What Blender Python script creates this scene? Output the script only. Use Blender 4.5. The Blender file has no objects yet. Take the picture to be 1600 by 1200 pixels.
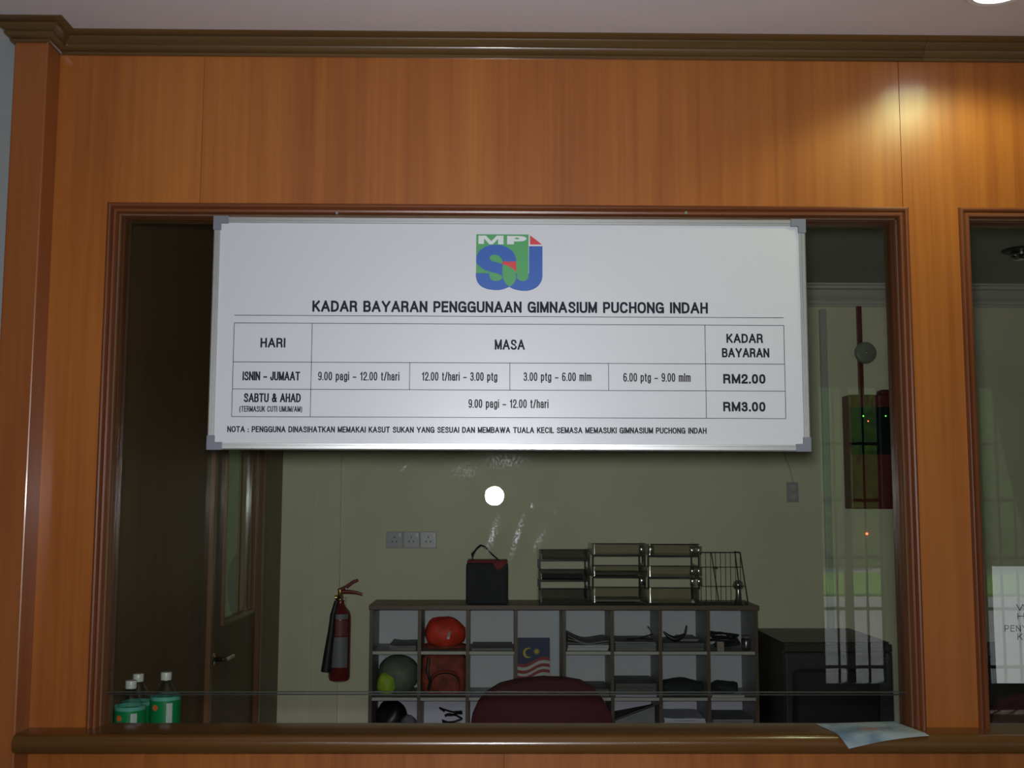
import bpy, bmesh, math, random
from mathutils import Vector, Matrix
random.seed(7)
S = bpy.context.scene
COL = S.collection
PI = math.pi

# ------------------------------------------------------------------ camera
F = 1770.0
P, W, R = math.radians(6.13), math.radians(.745), math.radians(.15)
CAM = Vector((0, -2.88, 1.55))
_Rw = Matrix(((math.cos(W), -math.sin(W), 0), (math.sin(W), math.cos(W), 0), (0, 0, 1)))
_Rp = Matrix(((1, 0, 0), (0, math.cos(P), math.sin(P)), (0, -math.sin(P), math.cos(P))))
_M = _Rp @ _Rw
RT = math.cos(R) * _M[0] + math.sin(R) * _M[2]
FW = _M[1].copy()
UP = -math.sin(R) * _M[0] + math.cos(R) * _M[2]
cd = bpy.data.cameras.new('camera'); cam = bpy.data.objects.new('camera', cd); COL.objects.link(cam)
cd.sensor_width = 36; cd.lens = F / 1600 * 36; cd.clip_start = .02; cd.clip_end = 200
m = Matrix((RT, UP, -FW)).transposed().to_4x4(); m.translation = CAM
cam.matrix_world = m
S.camera = cam

def at(px, py, Y=0.0):                      # point of the plane y = Y seen at a pixel of the 1600x1200 frame
    d = FW + RT * (px - 800) / F - UP * (py - 600) / F
    return CAM + d * ((Y - CAM[1]) / d[1])

# ------------------------------------------------------------------ world, lights, exposure
wd = bpy.data.worlds.new('sky'); S.world = wd; wd.use_nodes = True
nt = wd.node_tree; bg = nt.nodes['Background']
sky = nt.nodes.new('ShaderNodeTexSky'); sky.sky_type = 'NISHITA'; sky.sun_disc = False
sky.sun_elevation = math.radians(55); sky.sun_rotation = math.radians(40)
nt.links.new(sky.outputs[0], bg.inputs[0]); bg.inputs[1].default_value = .55

def atz(px, py, Z):                         # point of the plane z = Z seen at a pixel
    d = FW + RT * (px - 800) / F - UP * (py - 600) / F
    return CAM + d * ((Z - CAM[2]) / d[2])
LP = atz(1560, -17, 2.775)

def light(name, typ, loc, power, color=(1, 1, 1), direction=None, **kw):
    l = bpy.data.lights.new(name, typ); l.energy = power; l.color = color
    for k, v in kw.items(): setattr(l, k, v)
    o = bpy.data.objects.new(name, l); o.location = loc; COL.objects.link(o)
    if direction is not None: o.rotation_euler = Vector(direction).to_track_quat('-Z', 'Y').to_euler()
    return o
light('sun', 'SUN', (0, -12, 12), 9.0, (1, .96, .88), (-.35, .45, -.85), angle=.01)
flash = light('camera_flash', 'AREA', (-.012, -2.87, 1.60), 17.5, (.93, .96, 1.0), FW, shape='DISK', size=.095, spread=math.radians(108))
light('ceiling_downlight_lamp', 'SPOT', (LP.x, LP.y, 2.735), 10.5, (.86, 1.0, .50), (0.02, .10, -1), shadow_soft_size=.065, spot_size=math.radians(141), spot_blend=.3)
for _x in (-1.0, 1.0): light('lobby_fill_spot', 'SPOT', (_x, -4.3, 2.72), 14.0, (1, .96, .9), (0, .05, -1), shadow_soft_size=.05, spot_size=math.radians(165), spot_blend=.5)  # unseen spots added behind the camera to brighten the lobby
S.view_settings.view_transform = 'Standard'; S.view_settings.look = 'None'
S.view_settings.exposure = 0.0; S.view_settings.gamma = 1.0; S.view_settings.use_curve_mapping = False

# ------------------------------------------------------------------ materials
def new_mat(name):
    m = bpy.data.materials.new(name); m.use_nodes = True
    return m, m.node_tree, m.node_tree.nodes['Principled BSDF']

def pm(name, color, rough=.5, metal=0.0, noise=.0, nscale=20, bump=0.0, spec=.5, emit=None, estr=0, alpha=1.0, trans=0.0, sheen=0.0):
    m, nt, b = new_mat(name)
    b.inputs['Base Color'].default_value = (*color, 1); b.inputs['Roughness'].default_value = rough
    b.inputs['Metallic'].default_value = metal; b.inputs['Specular IOR Level'].default_value = spec
    if noise or bump:
        tc = nt.nodes.new('ShaderNodeTexCoord'); n = nt.nodes.new('ShaderNodeTexNoise')
        n.inputs['Scale'].default_value = nscale; n.inputs['Detail'].default_value = 4
        nt.links.new(tc.outputs['Object'], n.inputs['Vector'])
        if noise:
            r = nt.nodes.new('ShaderNodeMapRange')
            r.inputs[1].default_value = .25; r.inputs[2].default_value = .75
            r.inputs[3].default_value = 1 - noise; r.inputs[4].default_value = 1 + noise
            nt.links.new(n.outputs[0], r.inputs[0])
            v = nt.nodes.new('ShaderNodeVectorMath'); v.operation = 'SCALE'; v.inputs[0].default_value = color
            nt.links.new(r.outputs[0], v.inputs['Scale']); nt.links.new(v.outputs[0], b.inputs['Base Color'])
        if bump:
            bp = nt.nodes.new('ShaderNodeBump'); bp.inputs['Strength'].default_value = bump; bp.inputs['Distance'].default_value = .01
            nt.links.new(n.outputs[0], bp.inputs['Height']); nt.links.new(bp.outputs[0], b.inputs['Normal'])
    if emit: b.inputs['Emission Color'].default_value = (*emit, 1); b.inputs['Emission Strength'].default_value = estr
    if alpha < 1: b.inputs['Alpha'].default_value = alpha
    if trans: b.inputs['Transmission Weight'].default_value = trans
    if sheen: b.inputs['Sheen Weight'].default_value = sheen
    return m

def wood(name, dark, mid, lite, rough=.28, along='Z', broad=5.0, fine=90.0, bumps=.03, coat=.0, wave=True):
    """veneer: broad figure + fine pores, both stretched along the grain"""
    m, nt, b = new_mat(name)
    L = nt.links.new; N = nt.nodes.new
    tc = N('ShaderNodeTexCoord'); oi = N('ShaderNodeObjectInfo')
    off = N('ShaderNodeVectorMath'); off.operation = 'ADD'
    sc = N('ShaderNodeVectorMath'); sc.operation = 'SCALE'; sc.inputs[0].default_value = (37, 11, 5)
    L(oi.outputs['Random'], sc.inputs['Scale']); L(tc.outputs['Object'], off.inputs[0]); L(sc.outputs[0], off.inputs[1])
    def noise(s, stretch, detail, dist=0.0):
        mp = N('ShaderNodeMapping'); v = [s, s, s]; v['XYZ'.index(along)] = s * stretch
        mp.inputs['Scale'].default_value = v; L(off.outputs[0], mp.inputs['Vector'])
        n = N('ShaderNodeTexNoise'); n.inputs['Scale'].default_value = 1; n.inputs['Detail'].default_value = detail
        n.inputs['Distortion'].default_value = dist; L(mp.outputs[0], n.inputs['Vector']); return n
    n1 = noise(broad, .10, 3, .6); n2 = noise(fine, .018, 5); n3 = noise(broad * 5, .06, 3, .3)
    a = N('ShaderNodeMath'); a.operation = 'MULTIPLY_ADD'; a.inputs[1].default_value = .42; L(n1.outputs[0], a.inputs[0])
    c = N('ShaderNodeMath'); c.operation = 'MULTIPLY_ADD'; c.inputs[1].default_value = .26; c.inputs[2].default_value = 0; L(n2.outputs[0], c.inputs[0])
    d = N('ShaderNodeMath'); d.operation = 'MULTIPLY_ADD'; d.inputs[1].default_value = .32; L(n3.outputs[0], d.inputs[0]); L(c.outputs[0], d.inputs[2])
    L(d.outputs[0], a.inputs[2])
    cr = N('ShaderNodeValToRGB'); e = cr.color_ramp
    e.elements[0].position = .36; e.elements[0].color = (*dark, 1)
    e.elements[1].position = .66; e.elements[1].color = (*lite, 1)
    q = e.elements.new(.5); q.color = (*mid, 1)
    L(a.outputs[0], cr.inputs[0]); L(cr.outputs[0], b.inputs['Base Color'])
    b.inputs['Roughness'].default_value = rough; b.inputs['Coat Weight'].default_value = coat; b.inputs['Coat Roughness'].default_value = .12
    bp = N('ShaderNodeBump'); bp.inputs['Strength'].default_value = bumps; bp.inputs['Distance'].default_value = .004
    L(n2.outputs[0], bp.inputs['Height']); L(bp.outputs[0], b.inputs['Normal'])
    return m

def thin_glass(name, tint, rough=0.0, smudges=None, strength=1.0):
    """clear pane: mirror reflection by Schlick's law, the rest goes straight through with a tint; smears of dirt scatter light"""
    m, nt, b = new_mat(name); nt.nodes.remove(b)
    L = nt.links.new; N = nt.nodes.new
    out = nt.nodes['Material Output']
    g = N('ShaderNodeNewGeometry'); dt = N('ShaderNodeVectorMath'); dt.operation = 'DOT_PRODUCT'
    L(g.outputs['Incoming'], dt.inputs[0]); L(g.outputs['Normal'], dt.inputs[1])
    ab = N('ShaderNodeMath'); ab.operation = 'ABSOLUTE'; L(dt.outputs['Value'], ab.inputs[0])
    om = N('ShaderNodeMath'); om.operation = 'SUBTRACT'; om.inputs[0].default_value = 1; L(ab.outputs[0], om.inputs[1])
    pw = N('ShaderNodeMath'); pw.operation = 'POWER'; pw.inputs[1].default_value = 5; L(om.outputs[0], pw.inputs[0])
    f = N('ShaderNodeMath'); f.operation = 'MULTIPLY_ADD'; f.inputs[1].default_value = .95; f.inputs[2].default_value = .045 * strength; L(pw.outputs[0], f.inputs[0])
    tr = N('ShaderNodeBsdfTransparent'); tr.inputs[0].default_value = (*tint, 1)
    gl = N('ShaderNodeBsdfGlossy'); gl.inputs['Roughness'].default_value = rough
    mx = N('ShaderNodeMixShader'); L(f.outputs[0], mx.inputs[0]); L(tr.outputs[0], mx.inputs[1]); L(gl.outputs[0], mx.inputs[2])
    last = mx
    if smudges:
        tc = N('ShaderNodeTexCoord'); acc = None
        for (cx, cz, rx, rz, rot, amp) in smudges:
            mp = N('ShaderNodeMapping'); mp.vector_type = 'TEXTURE'
            mp.inputs['Location'].default_value = (cx, 0, cz); mp.inputs['Rotation'].default_value = (0, rot, 0); mp.inputs['Scale'].default_value = (rx, 1, rz)
            L(tc.outputs['Object'], mp.inputs['Vector'])
            gr = N('ShaderNodeTexGradient'); gr.gradient_type = 'QUADRATIC_SPHERE'; L(mp.outputs[0], gr.inputs[0])
            k = N('ShaderNodeMath'); k.operation = 'MULTIPLY_ADD'; k.inputs[1].default_value = amp; L(gr.outputs['Fac'], k.inputs[0])
            if acc is None: k.inputs[2].default_value = 0
            else: L(acc.outputs[0], k.inputs[2])
            acc = k
        n = N('ShaderNodeTexNoise'); n.inputs['Scale'].default_value = 150; n.inputs['Detail'].default_value = 5; n.inputs['Roughness'].default_value = .75
        L(tc.outputs['Object'], n.inputs['Vector'])
        r = N('ShaderNodeMapRange'); r.inputs[1].default_value = .46; r.inputs[2].default_value = .72; L(n.outputs[0], r.inputs[0])
        mu = N('ShaderNodeMath'); mu.operation = 'MULTIPLY'; mu.use_clamp = True; L(acc.outputs[0], mu.inputs[0]); L(r.outputs[0], mu.inputs[1])
        df = N('ShaderNodeBsdfDiffuse'); df.inputs[0].default_value = (.85, .87, .9, 1)
        m2 = N('ShaderNodeMixShader'); L(mu.outputs[0], m2.inputs[0]); L(mx.outputs[0], m2.inputs[1]); L(df.outputs[0], m2.inputs[2]); last = m2
    L(last.outputs[0], out.inputs['Surface'])
    return m

M = {}
M['veneer'] = wood('orange_veneer', (.265, .070, .011), (.36, .109, .017), (.445, .150, .025), .36, 'Z', 4.0, 80, .03, .14)
M['post_wood'] = wood('post_veneer', (.25, .07, .018), (.31, .095, .025), (.36, .12, .03), .34, 'Z', 6, 80, .03, .1)
M['crown_wood'] = wood('crown_wood', (.085, .045, .016), (.12, .065, .022), (.15, .085, .03), .30, 'X', 5, 90, .05, .35)
M['crown_wood_y'] = wood('crown_wood_return', (.085, .045, .016), (.12, .065, .022), (.15, .085, .03), .30, 'Y', 5, 90, .05, .35)
M['frame_wood'] = wood('frame_wood_upright', (.125, .034, .012), (.17, .050, .017), (.21, .066, .023), .30, 'Z', 8, 100, .04, .4)
M['frame_wood_x'] = wood('frame_wood_rail', (.125, .034, .012), (.17, .050, .017), (.21, .066, .023), .30, 'X', 8, 100, .04, .4)
M['sill_wood'] = wood('sill_wood', (.085, .036, .008), (.125, .053, .012), (.155, .068, .017), .24, 'X', 5, 90, .03, .3)
M['dark_wood'] = wood('dark_inner_wood', (.13, .07, .032), (.17, .09, .042), (.2, .115, .052), .5, 'Z', 5, 60, .05, .1)
M['door_frame_wood'] = wood('door_frame_wood', (.16, .07, .03), (.2, .09, .036), (.25, .11, .045), .3, 'Z', 5, 60, .05, .3)
M['lobby_ceiling'] = pm('lobby_ceiling_paint', (.78, .72, .74), .9, noise=.03, nscale=3)
M['lobby_wall'] = pm('lobby_wall_paint', (.34, .36, .36), .85, noise=.04, nscale=2)
M['room_wall'] = pm('room_wall_paint', (.80, .77, .56), .75, noise=.06, nscale=3, bump=.04)
M['room_ceiling'] = pm('room_ceiling_paint', (.5, .5, .44), .9)
M['plaster'] = pm('plaster_cornice', (.6, .58, .52), .6)
M['floor'] = pm('floor_tile', (.35, .33, .3), .35, noise=.05)
M['glass'] = thin_glass('tinted_window_glass', (.91, .94, .88), 0.0, None, 1.2)
M['board'] = pm('white_board_face', (.66, .67, .70), .32, spec=.4)
M['alu'] = pm('aluminium', (.55, .56, .55), .38, .75)
M['corner_plastic'] = pm('grey_corner_plastic', (.19, .20, .24), .5)
M['ink'] = pm('black_ink', (.010, .010, .020), .6, spec=.25)
M['logo_blue'] = pm('logo_blue', (.02, .10, .42), .45)
M['logo_green'] = pm('logo_green', (.07, .34, .11), .45)
M['logo_red'] = pm('logo_red', (.62, .04, .05), .45)
M['logo_white'] = pm('logo_white', (.68, .72, .72), .45)
M['steel'] = pm('steel', (.6, .6, .6), .25, .9)
M['chrome'] = pm('chrome', (.8, .8, .8), .1, 1)
M['lamp'] = pm('lamp_diffuser', (.9, .9, .9), .5, emit=(1, .97, .95), estr=9)
M['white_plastic'] = pm('white_plastic', (.66, .66, .64), .3)
M['socket_plastic'] = pm('greyish_socket_plastic', (.44, .42, .48), .25)
M['smoke_light'] = thin_glass('light_smoked_acrylic', (.70, .67, .62), .14, None, 2.0)
M['lens'] = thin_glass('glint_tab_acrylic', (.8, .8, .8), .17, None, 9.0)  # extra mirror strength for the added glint tabs
M['cream_plastic'] = pm('cream_plastic', (.5, .49, .42), .35)
M['red_paint'] = pm('red_enamel', (.135, .015, .012), .35)
M['ext_red'] = pm('extinguisher_red', (.20, .014, .018), .25)
M['black'] = pm('black_plastic', (.012, .012, .014), .4)
M['rubber'] = pm('black_rubber', (.01, .01, .012), .5)
M['label'] = pm('label_paper', (.24, .23, .26), .5)
M['brass'] = pm('brass', (.55, .38, .1), .3, .9)
M['grey_iron'] = pm('grey_painted_steel', (.22, .24, .19), .45)
M['trunk'] = pm('grey_trunking', (.50, .52, .46), .4)
M['led_green'] = pm('green_led', (.1, .9, .1), .4, emit=(.1, 1, .05), estr=4)
M['led_red'] = pm('red_led', (.9, .1, .05), .4, emit=(1, .12, .04), estr=4)
M['cub_edge'] = wood('brown_edge_strip', (.10, .06, .035), (.13, .08, .045), (.16, .10, .055), .45, 'Z', 5, 60, .03)
M['cub_top'] = wood('brown_laminate_top', (.11, .065, .04), (.15, .09, .055), (.18, .11, .065), .45, 'X', 5, 60, .03)
M['melamine'] = pm('grey_melamine', (.33, .33, .34), .45)
M['cub_back'] = pm('white_back_panel', (.72, .72, .80), .5)
M['shelf_edge'] = pm('white_shelf_edge', (.62, .6, .54), .45)
M['maroon'] = pm('maroon_fabric', (.055, .005, .010), .85, noise=.25, nscale=120, bump=.2)
M['cooler'] = pm('black_bag_fabric', (.018, .022, .025), .75, noise=.2, nscale=90, bump=.2)
M['bag_red'] = pm('red_bag_fabric', (.28, .02, .03), .7, noise=.15, nscale=60)
M['orange'] = pm('orange_nylon', (.85, .05, .02), .55, noise=.25, nscale=22, bump=.7)
M['rust'] = pm('rust_orange_nylon', (.30, .045, .018), .7, noise=.6, nscale=20, bump=1.0)
M['reflect'] = pm('grey_tape', (.5, .45, .4), .4)
M['bag_green'] = pm('grey_green_nylon', (.16, .20, .15), .6, noise=.2, nscale=25, bump=.5)
M['bag_lime'] = pm('lime_fabric', (.40, .60, .03), .6, noise=.2, nscale=25, bump=.5)
M['dark_cloth'] = pm('dark_cloth', (.03, .035, .045), .85, noise=.3, nscale=30, bump=.5)
M['grey_cloth'] = pm('grey_cloth', (.16, .16, .18), .8, noise=.2, nscale=30, bump=.4)
M['paper'] = pm('paper', (.62, .63, .66), .7)
M['paper_grey'] = pm('grey_paper', (.24, .25, .25), .7, noise=.1)
M['paper_dark'] = pm('dark_folder', (.13, .13, .13), .6)
M['smoke'] = thin_glass('smoked_acrylic', (.42, .41, .42), .14, None, 2.2)
M['smoke_dark'] = pm('smoked_acrylic_edge', (.03, .035, .04), .12, spec=.8)
M['clear'] = thin_glass('clear_acrylic', (.72, .72, .70), .20, None, 6.0)
M['wire'] = pm('black_wire', (.02, .02, .022), .4)
M['flag_blue'] = pm('flag_blue', (.008, .018, .10), .5)
M['flag_red'] = pm('flag_red', (.33, .02, .025), .5)
M['flag_yellow'] = pm('flag_yellow', (.65, .5, .04), .5)
M['flag_white'] = pm('flag_white', (.6, .58, .6), .5)
M['fridge'] = pm('dark_grey_enamel', (.036, .038, .037), .4)
M['fridge_side'] = pm('dark_brown_side', (.03, .024, .02), .5)
M['mesh_black'] = pm('black_mesh_fabric', (.006, .006, .007), .8)
M['pet'] = thin_glass('clear_bottle_plastic', (.93, .95, .94), .06, None, 1.4)
M['bottle_green'] = pm('green_label_film', (.006, .20, .055), .3)
M['bottle_band'] = pm('pale_label_band', (.10, .36, .26), .25)
M['barcode'] = pm('barcode_white', (.6, .6, .58), .5)
M['label_orange'] = pm('label_orange', (.6, .13, .03), .5)
M['desk'] = wood('inner_desk', (.09, .05, .03), (.12, .07, .04), (.15, .09, .05), .4, 'X', 5, 60, .03)
M['leaflet'] = None
M['concrete'] = pm('sunlit_paving', (.36, .35, .32), .9, noise=.2, nscale=.8)
M['grass'] = pm('grass', (.16, .34, .03), .9, noise=.4, nscale=3)
M['hedge'] = pm('hedge_leaves', (.12, .22, .035), .8, noise=.6, nscale=5, bump=.8)
M['grille'] = pm('dark_grille_paint', (.02, .022, .02), .5)
M['curtain'] = pm('grey_curtain', (.2, .22, .2), .9)
M['side_wall'] = pm('green_side_wall', (.42, .55, .28), .8)
M['oval'] = pm('blue_grey_fabric', (.12, .15, .16), .8)

# ------------------------------------------------------------------ mesh helpers (world coordinates in, local mesh out)
class MB:
    def __init__(s): s.v = []; s.f = []
    def add(s, vs, fs):
        n = len(s.v); s.v += [Vector(v) for v in vs]; s.f += [tuple(i + n for i in f) for f in fs]; return s
    def box(s, x0, x1, y0, y1, z0, z1):
        vs = [(x, y, z) for x in (x0, x1) for y in (y0, y1) for z in (z0, z1)]
        return s.add(vs, [(0, 1, 3, 2), (4, 6, 7, 5), (0, 4, 5, 1), (2, 3, 7, 6), (0, 2, 6, 4), (1, 5, 7, 3)])
    def prism(s, pts, axis, a0, a1):
        """polygon pts (two coords) extruded along axis 'X' (pts=y,z), 'Y' (pts=x,z) or 'Z' (pts=x,y)"""
        def mk(p, a): return {'X': (a, p[0], p[1]), 'Y': (p[0], a, p[1]), 'Z': (p[0], p[1], a)}[axis]
        n = len(pts); vs = [mk(p, a0) for p in pts] + [mk(p, a1) for p in pts]
        fs = [tuple(range(n)), tuple(range(2 * n - 1, n - 1, -1))] + [(i, i + n, (i + 1) % n + n, (i + 1) % n) for i in range(n)]
        return s.add(vs, fs)
    def lathe(s, prof, c, axis='Z', n=28, cap=True):
        vs = []; fs = []
        for r, h in prof:
            for k in range(n):
                a = 2 * PI * k / n; u, w = r * math.cos(a), r * math.sin(a)
                d = {'Z': (u, w, h), 'Y': (u, h, w), 'X': (h, u, w)}[axis]
                vs.append((c[0] + d[0], c[1] + d[1], c[2] + d[2]))
        for j in range(len(prof) - 1):
            for k in range(n): fs.append((j * n + k, j * n + (k + 1) % n, (j + 1) * n + (k + 1) % n, (j + 1) * n + k))
        if cap: fs += [tuple(range(n - 1, -1, -1)), tuple(range((len(prof) - 1) * n, len(prof) * n))]
        return s.add(vs, fs)
    def tube(s, path, r, n=8, flat=1.0, closed=False):
        path = [Vector(p) for p in path]; m_ = len(path); vs = []; fs = []
        for i, p in enumerate(path):
            t = (path[(i + 1) % m_] - path[i - 1]) if closed else (path[min(i + 1, m_ - 1)] - path[max(i - 1, 0)])
            t.normalize(); a = Vector((0, 0, 1)) if abs(t.z) < .9 else Vector((0, 1, 0))
            u = t.cross(a).normalized(); w = t.cross(u).normalized()
            rr = r[i] if isinstance(r, (list, tuple)) else r
            for k in range(n):
                q = 2 * PI * k / n; vs.append(p + u * rr * math.cos(q) + w * rr * flat * math.sin(q))
        e = m_ if closed else m_ - 1
        for i in range(e):
            for k in range(n): fs.append((i * n + k, i * n + (k + 1) % n, ((i + 1) % m_) * n + (k + 1) % n, ((i + 1) % m_) * n + k))
        if not closed: fs += [tuple(range(n - 1, -1, -1)), tuple(range((m_ - 1) * n, m_ * n))]
        return s.add(vs, fs)
    def sheet(s, fn, nu, nv, th=.0008, nrm=(0, 0, 1)):
        """thin sheet with thickness: fn(u,v)->point"""
        nrm = Vector(nrm); N = (nu + 1) * (nv + 1)
        top = [Vector(fn(i / nu, j / nv)) for j in range(nv + 1) for i in range(nu + 1)]
        vs = top + [p - nrm * th for p in top]; fs = []
        ix = lambda i, j: j * (nu + 1) + i
        for j in range(nv):
            for i in range(nu):
                q = (ix(i, j), ix(i + 1, j), ix(i + 1, j + 1), ix(i, j + 1)); fs.append(q); fs.append(tuple(k + N for k in reversed(q)))
        rim = [ix(i, 0) for i in range(nu)] + [ix(nu, j) for j in range(nv)] + [ix(i, nv) for i in range(nu, 0, -1)] + [ix(0, j) for j in range(nv, 0, -1)]
        for a, b in zip(rim, rim[1:] + rim[:1]): fs.append((a, a + N, b + N, b))
        return s.add(vs, fs)

def link(o, parent=None):
    COL.objects.link(o)
    if parent: o.parent = parent
    return o
def wloc(o):
    v = Vector((0, 0, 0))
    while o: v += o.location; o = o.parent
    return v
def obj(name, mb, mat, parent=None, bevel=0, smooth=False, sub=0, origin=None, label=None, seg=2):
    me = bpy.data.meshes.new(name)
    lo = [min(v[i] for v in mb.v) for i in range(3)]; hi = [max(v[i] for v in mb.v) for i in range(3)]
    org = Vector(origin) if origin else Vector(((lo[0] + hi[0]) / 2, (lo[1] + hi[1]) / 2, lo[2]))
    me.from_pydata([v - org for v in mb.v], [], mb.f); me.update()
    bm = bmesh.new(); bm.from_mesh(me); bmesh.ops.recalc_face_normals(bm, faces=bm.faces); bm.to_mesh(me); bm.free()
    if mat: me.materials.append(mat)
    o = link(bpy.data.objects.new(name, me), parent)
    o.location = org - (wloc(parent) if parent else Vector((0, 0, 0)))
    if smooth:
        for p in me.polygons: p.use_smooth = True
    if bevel:
        b = o.modifiers.new('bevel', 'BEVEL'); b.width = bevel; b.segments = seg; b.limit_method = 'ANGLE'; b.angle_limit = .6
    if sub:
        b = o.modifiers.new('subd', 'SUBSURF'); b.levels = sub; b.render_levels = sub
    if smooth and not sub:
        try: me.set_sharp_from_angle(angle=math.radians(40))
        except Exception: pass
    if label: o['label'] = label
    return o
def thing(name, loc, label=None, cat=None, group=None, kind=None):
    o = link(bpy.data.objects.new(name, None)); o.location = loc; o.empty_display_size = .05
    tag(o, label, cat, group, kind); return o
def tag(o, label=None, cat=None, group=None, kind=None):
    if label: o['label'] = label
    if cat: o['category'] = cat
    if group: o['group'] = group
    if kind: o['kind'] = kind
    return o
def struct(name, mb, mat, parent=None, **k):
    o = obj(name, mb, mat, parent, **k)
    if not parent: o['kind'] = 'structure'
    return o
def copy_tree(src, loc, label):
    c = src.copy(); COL.objects.link(c); c.location = loc; c['label'] = label
    def rec(a, b):
        for ch in a.children:
            d = ch.copy(); COL.objects.link(d); d.parent = b; rec(ch, d)
    rec(src, c); return c

# ---- sans serif letters drawn as strokes: (width, [stroke, ...]), capitals 1 high, centre lines
def _o(cx, cy, rx, ry, a0, a1, n=14, e=2.5):
    r = []
    for k in range(n + 1):
        a = math.radians(a0 + (a1 - a0) * k / n); c, q = math.cos(a), math.sin(a)
        r.append((cx + rx * math.copysign(abs(c) ** (2 / e), c), cy + ry * math.copysign(abs(q) ** (2 / e), q)))
    return r
def _bowl(x0, x1, y0, y1):                      # D-shaped bowl: out along the top, round, back along the bottom
    h = (y1 - y0) / 2; m_ = x1 - min(h * 1.0, (x1 - x0) * .75)
    return [(x0, y1)] + _o(m_, (y0 + y1) / 2, x1 - m_, h, 90, -90, 12) + [(x0, y0)]
XH = .73                                        # height of the small letters
SXS = [(.60, .74)] + _o(.31, .755, .27, .245, 25, 180, 10) + [(.06, .68), (.16, .575), (.32, .52), (.50, .455), (.62, .34)] + _o(.32, .255, .31, .255, 20, -165, 12)
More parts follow.
